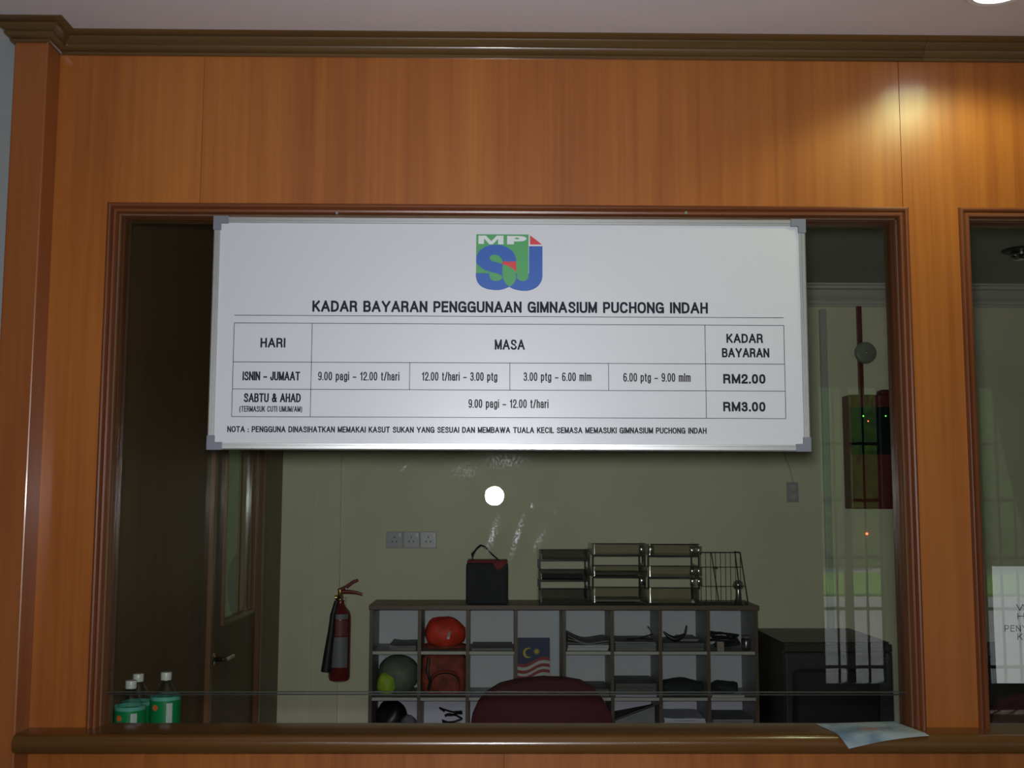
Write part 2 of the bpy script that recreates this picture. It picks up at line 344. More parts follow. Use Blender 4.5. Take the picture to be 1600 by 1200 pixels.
LET = {
    'A': (.80, [[(0, 0), (.40, 1)], [(.40, 1), (.80, 0)], [(.14, .32), (.66, .32)]]),
    'B': (.62, [[(0, 0), (0, 1)], _bowl(0, .58, .53, 1), _bowl(0, .63, 0, .53)]),
    'C': (.72, [_o(.36, .5, .36, .5, 32, 328, 22)]),
    'D': (.68, [[(0, 0), (0, 1)], _bowl(0, .68, 0, 1)]),
    'E': (.56, [[(0, 0), (0, 1)], [(0, 1), (.55, 1)], [(0, .52), (.50, .52)], [(0, 0), (.56, 0)]]),
    'G': (.74, [_o(.37, .5, .37, .5, 35, 340, 22), [(.74, 0), (.74, .46)], [(.74, .46), (.40, .46)]]),
    'H': (.64, [[(0, 0), (0, 1)], [(.64, 0), (.64, 1)], [(0, .52), (.64, .52)]]),
    'I': (.0, [[(0, 0), (0, 1)]]),
    'J': (.44, [[(.44, 1), (.44, .24)] + _o(.22, .24, .22, .24, 0, -180, 10) + [(0, .30)]]),
    'K': (.66, [[(0, 0), (0, 1)], [(.62, 1), (.02, .36)], [(.22, .58), (.66, 0)]]),
    'L': (.48, [[(0, 1), (0, 0)], [(0, 0), (.48, 0)]]),
    'M': (.78, [[(0, 0), (0, 1)], [(0, 1), (.39, .06)], [(.39, .06), (.78, 1)], [(.78, 1), (.78, 0)]]),
    'N': (.66, [[(0, 0), (0, 1)], [(0, 1), (.66, 0)], [(.66, 0), (.66, 1)]]),
    'O': (.76, [_o(.38, .5, .38, .5, 0, 360, 28)]),
    'P': (.60, [[(0, 0), (0, 1)], _bowl(0, .60, .44, 1)]),
    'R': (.64, [[(0, 0), (0, 1)], _bowl(0, .60, .49, 1), [(.40, .48), (.56, .40), (.60, .22), (.63, 0)]]),
    'S': (.63, [SXS]),
    'T': (.70, [[(0, 1), (.70, 1)], [(.35, 1), (.35, 0)]]),
    'U': (.66, [[(0, 1), (0, .34)] + _o(.33, .34, .33, .34, 180, 360, 12) + [(.66, 1)]]),
    'W': (1.12, [[(0, 1), (.28, 0)], [(.28, 0), (.56, 1)], [(.56, 1), (.84, 0)], [(.84, 0), (1.12, 1)]]),
    'Y': (.78, [[(0, 1), (.39, .42)], [(.78, 1), (.39, .42)], [(.39, .42), (.39, 0)]]),
    '&': (.72, [[(.72, 0), (.20, .66)] + _o(.33, .82, .17, .18, 200, -20, 10) + [(.46, .68), (.12, .42)] + _o(.24, .24, .24, .24, 130, 300, 10) + [(.56, .16), (.68, .46)]]),
    '(': (.20, [_o(.34, .38, .34, .72, 130, 230, 10, 2)]),
    ')': (.20, [_o(-.14, .38, .34, .72, 50, -50, 10, 2)]),
    '/': (.34, [[(0, -.02), (.34, 1.02)]]),
    ':': (.0, [[(0, 0), (0, .015)], [(0, .50), (0, .515)]]),
    '.': (.0, [[(0, 0), (0, .015)]]),
    '\u2013': (.50, [[(0, .36), (.50, .36)]]),
    '0': (.50, [_o(.25, .5, .25, .5, 0, 360, 24)]),
    '1': (.30, [[(.24, 0), (.24, 1)], [(.24, .98), (.16, .84), (0, .78)]]),
    '2': (.50, [[(0, .70)] + _o(.25, .72, .25, .28, 175, -20, 12) + [(.40, .46), (.12, .22), (0, 0)], [(0, 0), (.51, 0)]]),
    '3': (.50, [_o(.25, .76, .22, .24, 165, -70, 12) + [(.18, .53)], [(.18, .53)] + _o(.25, .265, .25, .265, 75, -170, 14)]),
    '6': (.50, [_o(.25, .30, .25, .30, 0, 360, 20), [(0, .30), (0, .56)] + _o(.26, .60, .26, .40, 180, 40, 10)]),
    '9': (.50, [_o(.25, .70, .25, .30, 0, 360, 20), [(.50, .70), (.50, .44)] + _o(.24, .40, .26, .40, 0, -140, 10)]),
    'a': (.46, [[(.02, .52)] + _o(.22, .55, .20, .18, 160, 0, 8) + [(.42, .10), (.47, 0)], [(.42, .44), (.22, .40)] + _o(.19, .20, .19, .20, 100, 300, 10) + [(.42, .14)]]),
    'g': (.46, [_o(.23, .365, .23, .365, 0, 360, 20), [(.46, XH), (.46, -.06)] + _o(.23, -.06, .23, .18, 0, -165, 10)]),
    'h': (.42, [[(0, 0), (0, 1)], [(0, .40)] + _o(.21, .50, .21, .23, 180, 0, 12) + [(.42, 0)]]),
    'i': (.0, [[(0, 0), (0, XH)], [(0, .985), (0, 1)]]),
    'l': (.0, [[(0, 0), (0, 1)]]),
    'm': (.74, [[(0, 0), (0, XH)], [(0, .45)] + _o(.185, .54, .185, .19, 180, 0, 10) + [(.37, 0)], [(.37, .45)] + _o(.555, .54, .185, .19, 180, 0, 10) + [(.74, 0)]]),
    'p': (.46, [[(0, XH), (0, -.26)], _o(.23, .365, .23, .365, 0, 360, 20)]),
    'r': (.22, [[(0, 0), (0, XH)], [(0, .42), (.06, .62), (.23, .71)]]),
    't': (.24, [[(.10, .95), (.10, .10), (.14, .01), (.25, .0)], [(0, XH), (.24, XH)]]),
}
def text(s, x0, x1, zb, cap, y, mat, parent, stem=.0028, ws=.60, sb=.36, name='lettering'):
    """string fitted between x0 and x1, capitals of height cap standing on zb, strokes `stem` wide, lying on plane y facing -y"""
    strokes = []; pen = 0; last = 0
    for c in s:
        if c == ' ': pen += ws; continue
        w_, st = LET[c]
        for p_ in st: strokes.append([(pen + u, v) for u, v in p_])
        last = pen + w_; pen += w_ + sb
    kx = (x1 - x0 - stem) / max(last, 1e-6); kz = cap - stem; h = stem / 2; vs = []; fs = []
    for kk, st in enumerate(strokes):
        kk %= 7
        P_ = [Vector((x0 + h + u * kx, zb + h + v * kz)) for u, v in st]
        P_ = [p for i, p in enumerate(P_) if i == 0 or (p - P_[i - 1]).length > 1e-6]
        closed = len(P_) > 3 and (P_[0] - P_[-1]).length < 1e-5
        if closed: P_ = P_[:-1]
        else:
            P_[0] = P_[0] + (P_[0] - P_[1]).normalized() * h * .95; P_[-1] = P_[-1] + (P_[-1] - P_[-2]).normalized() * h * .95
        n = len(P_); b0 = len(vs)
        for i in range(n):
            dirs = []
            if closed or i > 0: dirs.append((P_[i] - P_[i - 1]).normalized())
            if closed or i < n - 1: dirs.append((P_[(i + 1) % n] - P_[i]).normalized())
            ns = [Vector((-d.y, d.x)) for d in dirs]
            nn = ns[0] if len(ns) == 1 else (ns[0] + ns[1]) / max(.35, 1 + ns[0].dot(ns[1]))
            for q in (P_[i] + nn * h, P_[i] - nn * h): vs.append(Vector((q.x, y - .00003 * kk, q.y)))
        for i in range(n if closed else n - 1):
            j = (i + 1) % n; fs.append((b0 + 2 * i, b0 + 2 * i + 1, b0 + 2 * j + 1, b0 + 2 * j))
    o_ = Vector(((x0 + x1) / 2, y, zb)); me = bpy.data.meshes.new(name)
    me.from_pydata([v - o_ for v in vs], [], fs); me.materials.append(mat)
    o = link(bpy.data.objects.new(name, me), parent); o.location = o_ - (wloc(parent) if parent else Vector((0, 0, 0)))
    return o

# ------------------------------------------------------------------ geometry constants (metres)
CZ = 2.775            # lobby ceiling
CB = 2.722            # underside of the crown moulding
XP = -1.150           # right face of the post at the left
WX0, WX1 = -1.009, 1.070        # main window, outer edge of its frame
VX0, VX1 = 1.202, 2.60          # second window
WZ = 2.327            # top of both frames
SZ = 1.004            # top of the sill
GY = .05              # glass plane
BY = 2.86             # back wall of the inner room
RZ = 2.68             # inner ceiling
LX = -1.08            # inner left wall
TH = .10              # partition thickness

# ------------------------------------------------------------------ setting: lobby shell
struct('floor', MB().box(-3.2, 5.6, -6.2, 3.2, -.1, 0), M['floor'])
struct('ceiling', MB().box(-3.2, 5.6, -6.2, .12, CZ, CZ + .1), M['lobby_ceiling'])
struct('ceiling_office', MB().box(-3.2, 3.5, .12, BY + .2, RZ, RZ + .1), M['room_ceiling'])
struct('wall_lobby_left', MB().box(-3.3, -3.2, -6.2, .12, 0, CZ), M['lobby_wall'])
struct('wall_lobby_far_left', MB().box(-3.2, -1.10, .02, .12, 0, CZ), M['lobby_wall'])
struct('wall_lobby_right', MB().box(5.6, 5.7, -6.2, .12, 0, CZ), M['lobby_wall'])
struct('wall_front_right', MB().box(3.4, 5.6, .012, .12, 0, CZ), M['veneer'])
# rear wall of the lobby with two tall grilled openings (they show as reflections in the glass)
RY = -6.0
w = MB()
OA = (2.56, 3.06, .18, 2.5); OB = (3.86, 4.9, .18, 2.5)
w.box(-3.2, OA[0], RY - .12, RY, 0, CZ).box(OA[1], OB[0], RY - .12, RY, 0, CZ).box(OB[1], 5.6, RY - .12, RY, 0, CZ)
for o_ in (OA, OB): w.box(o_[0], o_[1], RY - .12, RY, 0, o_[2]); w.box(o_[0], o_[1], RY - .12, RY, o_[3], CZ)
struct('wall_rear', w, M['lobby_wall'])
for i, o_ in enumerate((OA, OB)):
    g = thing('window_grille', (o_[0], RY - .05, o_[2]), ['black security grille in the narrow rear opening behind the viewer', 'black security grille in the wide rear opening behind the viewer'][i], 'grille')
    n = 4 if i == 0 else 8
    for k in range(n + 1):
        x = o_[0] + .012 + (o_[1] - o_[0] - .024) * k / n
        obj('bar', MB().box(x - .008, x + .008, RY - .06, RY - .044, o_[2], o_[3]), M['grille'], g)
    for z in (.3, .75, 1.15, 1.6, 2.05):
        obj('rail', MB().box(o_[0], o_[1], RY - .064, RY - .048, z - .012, z + .012), M['grille'], g)
    if i == 0: obj('mullion', MB().box(2.765, 2.815, RY - .11, RY - .07, o_[2], o_[3]), M['grille'], g)
# tied back curtain over the wide opening
xd = lambda v: 3.90 + .34 * v ** 1.3
tag(obj('curtain', MB().sheet(lambda u, v: (xd(v) + u * (4.95 - xd(v)), RY + .10 + .035 * math.sin(u * 44), 2.62 - 1.75 * v), 90, 8, .004, (0, 1, 0)), M['curtain'], smooth=True), 'grey pleated curtain drawn across the wide grilled opening behind the viewer', 'curtain')
tag(obj('curtain_rod', MB().tube([(3.7, RY + .10, 2.637), (5.1, RY + .10, 2.637)], .014, 10).tube([(3.8, RY, 2.637), (3.8, RY + .10, 2.637)], .008, 8).tube([(5.0, RY, 2.637), (5.0, RY + .10, 2.637)], .008, 8), M['grille'], smooth=True), 'dark rod carrying the grey curtain on the rear wall', 'curtain rod')
# outdoors behind the viewer
struct('ground_outside', MB().box(-14, 30, -36, RY - .12, -.2, -.05), M['concrete'])
tag(obj('lawn', MB().box(-14, 26, -24.0, -17.5, -.05, .0), M['grass']), kind='structure')
def hedge(cx, cy, w_, d_, h_, seed, label):
    random.seed(seed); mb = MB(); nu, nv = 18, 10; vs = []; fs = []
    for j in range(nv + 1):
        for i in range(nu):
            a = 2 * PI * i / nu; t = j / nv; r = math.sqrt(max(0, 1 - (max(0, t - .55) / .45) ** 2)) * (1 + random.uniform(-.13, .13))
            vs.append((cx + w_ / 2 * r * math.cos(a), cy + d_ / 2 * r * math.sin(a), h_ * t + random.uniform(-.08, .08) - .05))
    for j in range(nv):
        for i in range(nu): fs.append((j * nu + i, j * nu + (i + 1) % nu, (j + 1) * nu + (i + 1) % nu, (j + 1) * nu + i))
    fs.append(tuple(range(nv * nu, (nv + 1) * nu))); mb.add(vs, fs)
    return tag(obj('hedge', mb, M['hedge'], smooth=True), label, 'shrub')
for k, (cx, cy, h_) in enumerate([(4.2, -27, 4.2), (8.9, -28.5, 5.2), (13.6, -27, 4.4), (18.3, -28.5, 5.5), (23.0, -27, 4.8)]):
    hedge(cx, cy, 4.2, 3.0, h_ + 1.6, k, ['low rounded hedge behind the lawn outdoors, nearest the lobby axis', 'tall rounded hedge second from the lobby axis outdoors', 'medium rounded hedge in the middle of the outdoor row', 'tallest rounded hedge of the outdoor row', 'rounded hedge at the far end of the outdoor row'][k])

# ------------------------------------------------------------------ front partition: every veneer panel is a part
wf = thing('wall_front', (0, .05, 0), kind='structure')
def panel(x0, x1, z0, z1, mat='veneer', y=0.0):
    return obj('wood_panel', MB().box(x0, x1, y, y + .012, z0, z1), M[mat], wf, bevel=.0007, seg=1)
g_ = .0006
s1 = at(316, 200).x; s2 = at(1405, 150).x
def panel_poly(pts):
    return obj('wood_panel', MB().prism(pts, 'Y', 0, .012), M['veneer'], wf)
hz = WZ - .02; CT = CB + .01
panel_poly([(XP, SZ), (WX0 + .012, SZ), (WX0 + .012, hz), (s1 - .0002, hz), (s1 - .0002, CT), (XP, CT)])
panel(s1 + .0002, s2 - .0005, hz, CT)
panel_poly([(s2 + .0005, CT), (s2 + .0005, hz), (WX1 - .012, hz), (WX1 - .012, SZ), (VX0 + .012, SZ), (VX0 + .012, hz), (2.55, hz), (2.55, CT)])
panel(2.5512, 3.4, SZ, CT)
panel(XP, .02, 0, .958); panel(.0205, 1.45, 0, .958); panel(1.4505, 3.4, 0, .958)
# core behind the panels
w = MB()
w.box(XP, WX0 + .03, .012, TH, 0, 2.72).box(WX0 + .03, VX1, .012, TH, WZ - .03, 2.72).box(WX1 - .03, VX0 + .03, .012, TH, 0, 2.72)
w.box(WX0 + .03, WX1 - .03, .012, TH, 0, .955).box(VX0 + .03, VX1, .012, TH, 0, .955).box(VX1, 3.4, .012, TH, 0, 2.72)
obj('core', w, M['dark_wood'], wf)
# post at the left end of the partition
p = thing('wall_post', (-1.195, -.04, 0), kind='structure')
obj('post_body', MB().box(-1.236, XP, -.08, .10, 0, CZ - .02), M['post_wood'], p, bevel=.004)

# crown moulding: profile (out, z)
def crown_profile():
    H = CZ - CB
    return [(0, 0), (.006, 0), (.009, .003), (.009, .006), (.006, .008), (.013, .011), (.019, .017), (.021, .022), (.017, .024), (.021, .027), (.028, .031), (.034, .036), (.036, .040), (.033, .042), (.038, .044), (.045, .047), (.05, .050), (.05, H), (0, H)]
def sweep(points, prof, closed=False):
    """points: plan polyline (x,y) with outward normals computed to the right-hand side of travel; prof (out,z)"""
    mb = MB(); n = len(points); vs = []; k = len(prof)
    for i in range(n):
        p0 = Vector(points[i - 1]) if i > 0 else None; p1 = Vector(points[i]); p2 = Vector(points[i + 1]) if i < n - 1 else None
        ns = []
        if p0 is not None: d = (p1 - p0).normalized(); ns.append(Vector((d.y, -d.x)))
        if p2 is not None: d = (p2 - p1).normalized(); ns.append(Vector((d.y, -d.x)))
        nn = ns[0] if len(ns) == 1 else (ns[0] + ns[1]) / (1 + ns[0].dot(ns[1]))
        for o, z in prof: vs.append((p1.x + nn.x * o, p1.y + nn.y * o, CB + z))
    fs = []
    for i in range(n - 1):
        for j in range(k): fs.append((i * k + j, i * k + (j + 1) % k, (i + 1) * k + (j + 1) % k, (i + 1) * k + j))
    fs += [tuple(range(k)), tuple(range((n - 1) * k, n * k))]
    return mb.add(vs, fs)
cr = thing('trim_1', (.5, -.02, CB), kind='structure')
pr = crown_profile()
obj('crown_moulding', sweep([(-1.236, .019), (-1.236, -.08), (XP, -.08), (XP, 0), (at(1440, 95).x, 0)], pr), M['crown_wood'], cr, smooth=True)
obj('crown_moulding', sweep([(at(1440, 95).x + .0008, 0), (3.4, 0)], pr), M['crown_wood'], cr, smooth=True)

# sill
def nose(y_in, y_out, top, th, n=8):
    r = th / 2; pts = [(y_in, top - th), (y_in, top)]
    for i in range(n + 1):
        a = PI / 2 - PI * i / n; pts.append((y_out + r - r * math.cos(a) * 1.0, top - r + r * math.sin(a)))
    return pts
sl = thing('trim_2', (1.0, 0, .95), kind='structure')
obj('sill', MB().prism(nose(.058, -.10, SZ, .046), 'X', XP, 3.4), M['sill_wood'], sl, smooth=True)
obj('sill_bead', MB().box(XP, 3.4, -.012, 0, .945, .958), M['sill_wood'], sl, bevel=.003)

# window frames: profile (inward, depth) swept round the opening, mitred; the bottom dies into the sill
FP = [(0, .002), (0, -.006), (.002, -.010), (.006, -.012), (.010, -.010), (.0115, -.006), (.013, -.004), (.015, -.008), (.019, -.011), (.024, -.010), (.0275, -.004), (.0275, .006), (.0255, .010), (.0275, .014), (.031, .020), (.031, .030), (.029, .034), (.031, .040), (.031, .075), (0, .075)]
def frame(win, x0, x1, right=True):
    def side(pts):   # pts: list of two ends each mapping (u)->(x,z)
        mb = MB(); k = len(FP); vs = []
        for e in pts: vs += [(*(lambda q: (q[0],))(e(u)), v, e(u)[1]) for u, v in FP]
        fs = [(j, (j + 1) % k, (j + 1) % k + k, j + k) for j in range(k)] + [tuple(range(k)), tuple(range(k, 2 * k))]
        return mb.add(vs, fs)
    obj('frame_upright', side([lambda u: (x0 + u, SZ), lambda u: (x0 + u, WZ - u)]), M['frame_wood'], win, smooth=True)
    obj('frame_upright', side([lambda u: (x1 - u, SZ), lambda u: (x1 - u, WZ - u)]), M['frame_wood'], win, smooth=True)
    obj('frame_head', side([lambda u: (x0 + u, WZ - u), lambda u: (x1 - u, WZ - u)]), M['frame_wood_x'], win, smooth=True)
def sm(px, py, rx, rz, rot, amp):
    q = at(px, py, GY); return (q.x, q.z - 1.083, rx, rz, rot, amp)
M['glass_main'] = thin_glass('tinted_window_glass_smeared', (.91, .94, .88), 0.0, [
    sm(770, 835, .016, .075, .33, 1.87), sm(808, 838, .013, .085, .30, 1.87), sm(842, 845, .013, .05, .5, 1.02), sm(728, 735, .07, .04, 0, 0.51),
    sm(790, 722, .10, .03, 0, 0.77), sm(633, 730, .03, .006, -.7, 1.36), sm(831, 790, .009, .012, 0, 1.70), sm(868, 800, .008, .008, 0, 1.02), sm(700, 760, .28, .09, 0, 0.09)], 1.3)
w1 = thing('window_1', (.03, GY, SZ), kind='structure')
frame(w1, WX0, WX1)
obj('glass_pane', MB().box(WX0 + .031, WX1 - .031, GY, GY + .0001, 1.083, WZ - .031).__class__().add([(WX0 + .03, GY, 1.083), (WX1 - .03, GY, 1.083), (WX1 - .03, GY, WZ - .03), (WX0 + .03, GY, WZ - .03)], [(0, 1, 2, 3)]), M['glass_main'], w1, origin=(0, GY, 1.083))
M['pane_edge'] = pm('polished_glass_edge', (.05, .06, .045), .3)
M['pane_edge2'] = pm('dark_seal', (.012, .014, .012), .5)
obj('pane_edge', MB().box(WX0 + .031, WX1 - .031, GY - .003, GY + .003, 1.0805, 1.083), M['pane_edge'], w1)
obj('pane_seal', MB().box(WX0 + .031, WX1 - .031, GY + .001, GY + .005, 1.0735, 1.0765), M['pane_edge2'], w1)
w2 = thing('window_2', (1.9, GY, SZ), kind='structure')
frame(w2, VX0, VX1)
obj('glass_pane', MB().add([(VX0 + .03, GY, SZ), (VX1 - .03, GY, SZ), (VX1 - .03, GY, WZ - .03), (VX0 + .03, GY, WZ - .03)], [(0, 1, 2, 3)]), M['glass'], w2, origin=(1.9, GY, SZ))

# ------------------------------------------------------------------ setting: inner room
wb = MB().box(LX - .1, 3.5, BY, BY + .15, 0, RZ)
struct('wall_back', wb, M['room_wall'])
struct('trim_3', MB().box(-.918, -.782, BY - .02, BY, 0, RZ - .11), M['room_wall'], bevel=.002)
struct('wall_office_right', MB().box(3.4, 3.5, TH, BY, 0, RZ), M['room_wall'])
def cornice_prof(): return [(0, -.108), (.012, -.108), (.014, -.098), (.022, -.092), (.024, -.080), (.045, -.062), (.06, -.040), (.066, -.030), (.085, -.026), (.088, -.012), (.10, -.010), (.10, 0), (0, 0)]
struct('trim_4', MB().prism([(BY - o, RZ + z) for o, z in cornice_prof()], 'X', LX, 3.4), M['plaster'], bevel=.002)
# left wall of dark boarding with a half-glazed door
D0, D1 = 1.44, 2.37
wl = thing('wall_office_left', (LX - .05, 1.4, 0), kind='structure')
obj('wall_board', MB().box(LX - .1, LX, .10, .93, 0, RZ), M['dark_wood'], wl)
obj('wall_board', MB().box(LX - .1, LX - .004, .932, D0, 0, RZ), M['dark_wood'], wl)
obj('wall_board', MB().box(LX - .1, LX, D1, BY, 0, RZ), M['dark_wood'], wl)
obj('wall_board', MB().box(LX - .1, LX, D0, D1, 2.15, RZ), M['dark_wood'], wl)
dr = thing('door_1', (LX - .04, (D0 + D1) / 2, 0), kind='structure')
obj('door_jamb', MB().box(LX - .1, LX + .015, D0, D0 + .035, 0, 2.15), M['door_frame_wood'], dr, bevel=.004)
obj('door_jamb', MB().box(LX - .1, LX + .015, D1 - .035, D1, 0, 2.15), M['door_frame_wood'], dr, bevel=.004)
obj('door_head', MB().box(LX - .1, LX + .015, D0 + .036, D1 - .036, 2.11, 2.15), M['door_frame_wood'], dr, bevel=.004)
a0, a1, b0, b1 = D0 + .037, D1 - .037, 1.70, 2.235
lf = MB().box(LX - .028, LX - .01, a0, b0, .005, 2.105).box(LX - .028, LX - .01, b1, a1, .005, 2.105).box(LX - .028, LX - .01, b0, b1, .005, 1.09).box(LX - .028, LX - .01, b0, b1, 1.95, 2.105)
leaf = obj('door_leaf', lf, M['dark_wood'], dr)
bd = MB()
bd.box(LX - .012, LX + .002, b0 - .015, b0, 1.075, 1.965).box(LX - .012, LX + .002, b1, b1 + .03, 1.075, 1.965).box(LX - .012, LX + .002, b0, b1, 1.075, 1.09)
obj('glazing_bead', bd, M['door_frame_wood'], leaf)
obj('door_glass', MB().add([(LX - .02, b0, 1.09), (LX - .02, b1, 1.09), (LX - .02, b1, 1.95), (LX - .02, b0, 1.95)], [(0, 1, 2, 3)]), M['glass'], dr)
hd = MB().tube([(LX - .01, 1.56, .962), (LX + .045, 1.56, .962)], .009, 10).tube([(LX + .045, 1.55, .962), (LX + .047, 1.60, .962), (LX + .044, 1.68, .960)], .008, 10)
hd.lathe([(.024, 0), (.024, .008), (.018, .011)], (LX - .01, 1.56, .962), 'X', 20)
obj('door_handle', hd, M['chrome'], dr, smooth=True)
# room seen through the door glass
struct('wall_side_room', MB().box(-3.2, -3.1, .12, 4.6, 0, RZ), M['side_wall'])
struct('wall_side_room_back', MB().box(-3.2, LX - .1, 4.5, 4.6, 0, RZ), M['side_wall'])
struct('wall_side_room_right', MB().box(LX - .1, LX, BY + .15, 4.5, 0, RZ), M['side_wall'])
struct('ceiling_side_room', MB().box(-3.2, LX, BY + .2, 4.6, RZ, RZ + .1), M['room_ceiling'])
struct('floor_side_room', MB().box(-3.2, LX, 3.2, 4.6, -.1, 0), M['floor'])
light('side_room_fill', 'POINT', (-2.2, 2.2, 2.4), 5.0, (.95, 1, .85), shadow_soft_size=.12)  # unseen light added to brighten the wall behind the door glass
def oval_chair():
    c = at(378, 915, 3.4)
    t = thing('side_room_chair', (c.x, 3.4, 0), 'blue grey chair with an oval backrest seen through the glass of the dark door', 'chair')
    mb = MB(); n = 24
    vs = []
    for yy in (-.03, .03):
        for i in range(n):
            a = 2 * PI * i / n; vs.append((c.x + .075 * math.cos(a), 3.4 + yy, c.z + .19 * math.sin(a)))
    mb.add(vs, [tuple(range(n)), tuple(range(n, 2 * n))] + [(i, (i + 1) % n, (i + 1) % n + n, i + n) for i in range(n)])
    obj('backrest', mb, M['oval'], t, bevel=.012, smooth=True)
    obj('seat', MB().box(c.x - .2, c.x + .2, 2.98, 3.38, .43, .49), M['oval'], t, bevel=.02)
    obj('back_post', MB().tube([(c.x, 3.41, .45), (c.x, 3.42, c.z - .1)], .015), M['black'], t)
    for sx in (-1, 1):
        for y_ in (3.01, 3.35): obj('leg', MB().tube([(c.x + sx * .18, y_, .44), (c.x + sx * .19, y_, 0)], .012), M['black'], t)
oval_chair()

# ------------------------------------------------------------------ ceiling lights
t = thing('ceiling_downlight', (LP.x, LP.y, CZ), 'round white glowing downlight in the lobby ceiling above the right window', 'ceiling light')
obj('trim_ring', MB().lathe([(.058, .004), (.074, .004), (.078, 0), (.078, -.006), (.072, -.010), (.06, -.008), (.058, -.004)], (LP.x, LP.y, CZ - .001), n=40), M['white_plastic'], t, smooth=True)
obj('diffuser', MB().lathe([(.0, -.004), (.03, -.006), (.057, -.004), (.057, .0), (0, 0)], (LP.x, LP.y, CZ - .003), n=40, cap=False), M['lamp'], t, smooth=True)
q = at(1597, 411, 2.0)
t = thing('office_downlight', (q.x, 2.0, RZ), 'small unlit chrome downlight in the dark office ceiling behind the right window', 'ceiling light')
obj('trim_ring', MB().lathe([(.05, 0), (.08, 0), (.085, -.004), (.07, -.012), (.05, -.01)], (q.x, 2.0, RZ), n=30), M['black'], t, smooth=True)
obj('reflector', MB().lathe([(.0, -.002), (.045, -.004), (.05, -.03), (.03, -.045), (0, -.05)], (q.x, 2.0, RZ), n=30, cap=False), M['chrome'], t, smooth=True)

# ------------------------------------------------------------------ the white price board
bx0, bx1, bz0, bz1 = -.728, .7925, 1.688, 2.286
YF = -.030                                      # face of the frame
board = thing('price_board', (.032, -.02, bz0), 'large white gym price board in an aluminium frame hanging over the window', 'sign board')
obj('board_panel', MB().box(bx0 + .008, bx1 - .008, YF + .004, -.014, bz0 + .008, bz1 - .008), M['board'], board)
fwid = .017
def bar(pts, axis, a, b): return MB().prism(pts, axis, a, b)
def aprof(s, base): return [(base, -.013), (base, YF + .003), (base + s * .003, YF), (base + s * .010, YF), (base + s * .0105, YF + .002), (base + s * .012, YF + .002), (base + s * .0125, YF), (base + s * .016, YF), (base + s * fwid, YF + .0025), (base + s * fwid, -.013)]
for s_, base in ((1, bx0), (-1, bx1)):
    obj('frame_bar', MB().prism(aprof(s_, base), 'Z', bz0 + .02, bz1 - .02), M['alu'], board)
for s_, base in ((1, bz0), (-1, bz1)):
    obj('frame_bar', MB().prism([(b_, a_) for a_, b_ in aprof(s_, base)], 'X', bx0 + .02, bx1 - .02), M['alu'], board)
for cx, sx in ((bx0, 1), (bx1, -1)):
    for cz, sz in ((bz0, 1), (bz1, -1)):
        pts = [(cx - sx * .001, cz - sz * .001), (cx + sx * .038, cz - sz * .001), (cx + sx * .038, cz + sz * .019), (cx + sx * .019, cz + sz * .019), (cx + sx * .019, cz + sz * .036), (cx - sx * .001, cz + sz * .036)]
        obj('frame_corner', MB().prism(pts, 'Y', YF - .002, -.0125), M['corner_plastic'], board, bevel=.0015)
for px in (526, 1072):
    q = at(px, 332, -.014)
    hk = MB().lathe([(.0045, .004), (.0045, 0), (.003, -.002), (0, -.0025)], (q.x, -.012, q.z), 'Y', 16, cap=False)
    h_ = obj('hanging_screw', hk, M['grey_iron'], board, smooth=True)
    obj('hanging_tab', MB().box(q.x - .003, q.x + .003, -.0125, -.0105, bz1 - .012, bz1 + .002), M['grey_iron'], h_)
YI = YF + .0035                                 # ink plane just above the panel face
def bxz(px, py): q = at(px, py, YI); return q.x, q.z
# board coordinates (the board hangs square; the pixels are read at the board's own height)
lines = MB()
LW = .0014
def hline(x0, x1, z): lines.box(x0, x1, YI, YI + .0004, z - LW / 2, z + LW / 2)
def vline(x, z0, z1): lines.box(x - LW / 2, x + LW / 2, YI, YI + .0004, z0, z1)
tx0, tx1 = bxz(364, 575)[0], bxz(1226.3, 580)[0]
zh = bxz(800, 494.5)[1]; z1_ = bxz(800, 506.5)[1]; z2_ = bxz(800, 567.2)[1]; z3_ = bxz(800, 609.5)[1]; z4_ = bxz(800, 652.5)[1]
c1, c2, c3, c4, c5 = bxz(486.3, 577)[0], bxz(640, 590)[0], bxz(796.7, 588)[0], bxz(951, 590)[0], bxz(1102.6, 580)[0]
hline(tx0, tx1, zh)
for z in (z1_, z2_, z3_, z4_): hline(tx0, tx1, z)
vline(tx0, z4_, z1_); vline(tx1, z4_, z1_); vline(c1, z4_, z1_); vline(c5, z4_, z1_)
for c in (c2, c3, c4): vline(c, z3_, z2_)
obj('table_lines', lines, M['ink'], board)
def T(s, p0, p1, pt, pb, mat='ink', stem=.0032):
    xa, xb = bxz(p0, (pt + pb) / 2)[0], bxz(p1, (pt + pb) / 2)[0]
    pm_ = (p0 + p1) / 2; zt, zb = bxz(pm_, pt)[1], bxz(pm_, pb)[1]
    return text(s, xa, xb, zb, zt - zb, YI, M[mat], board, stem)
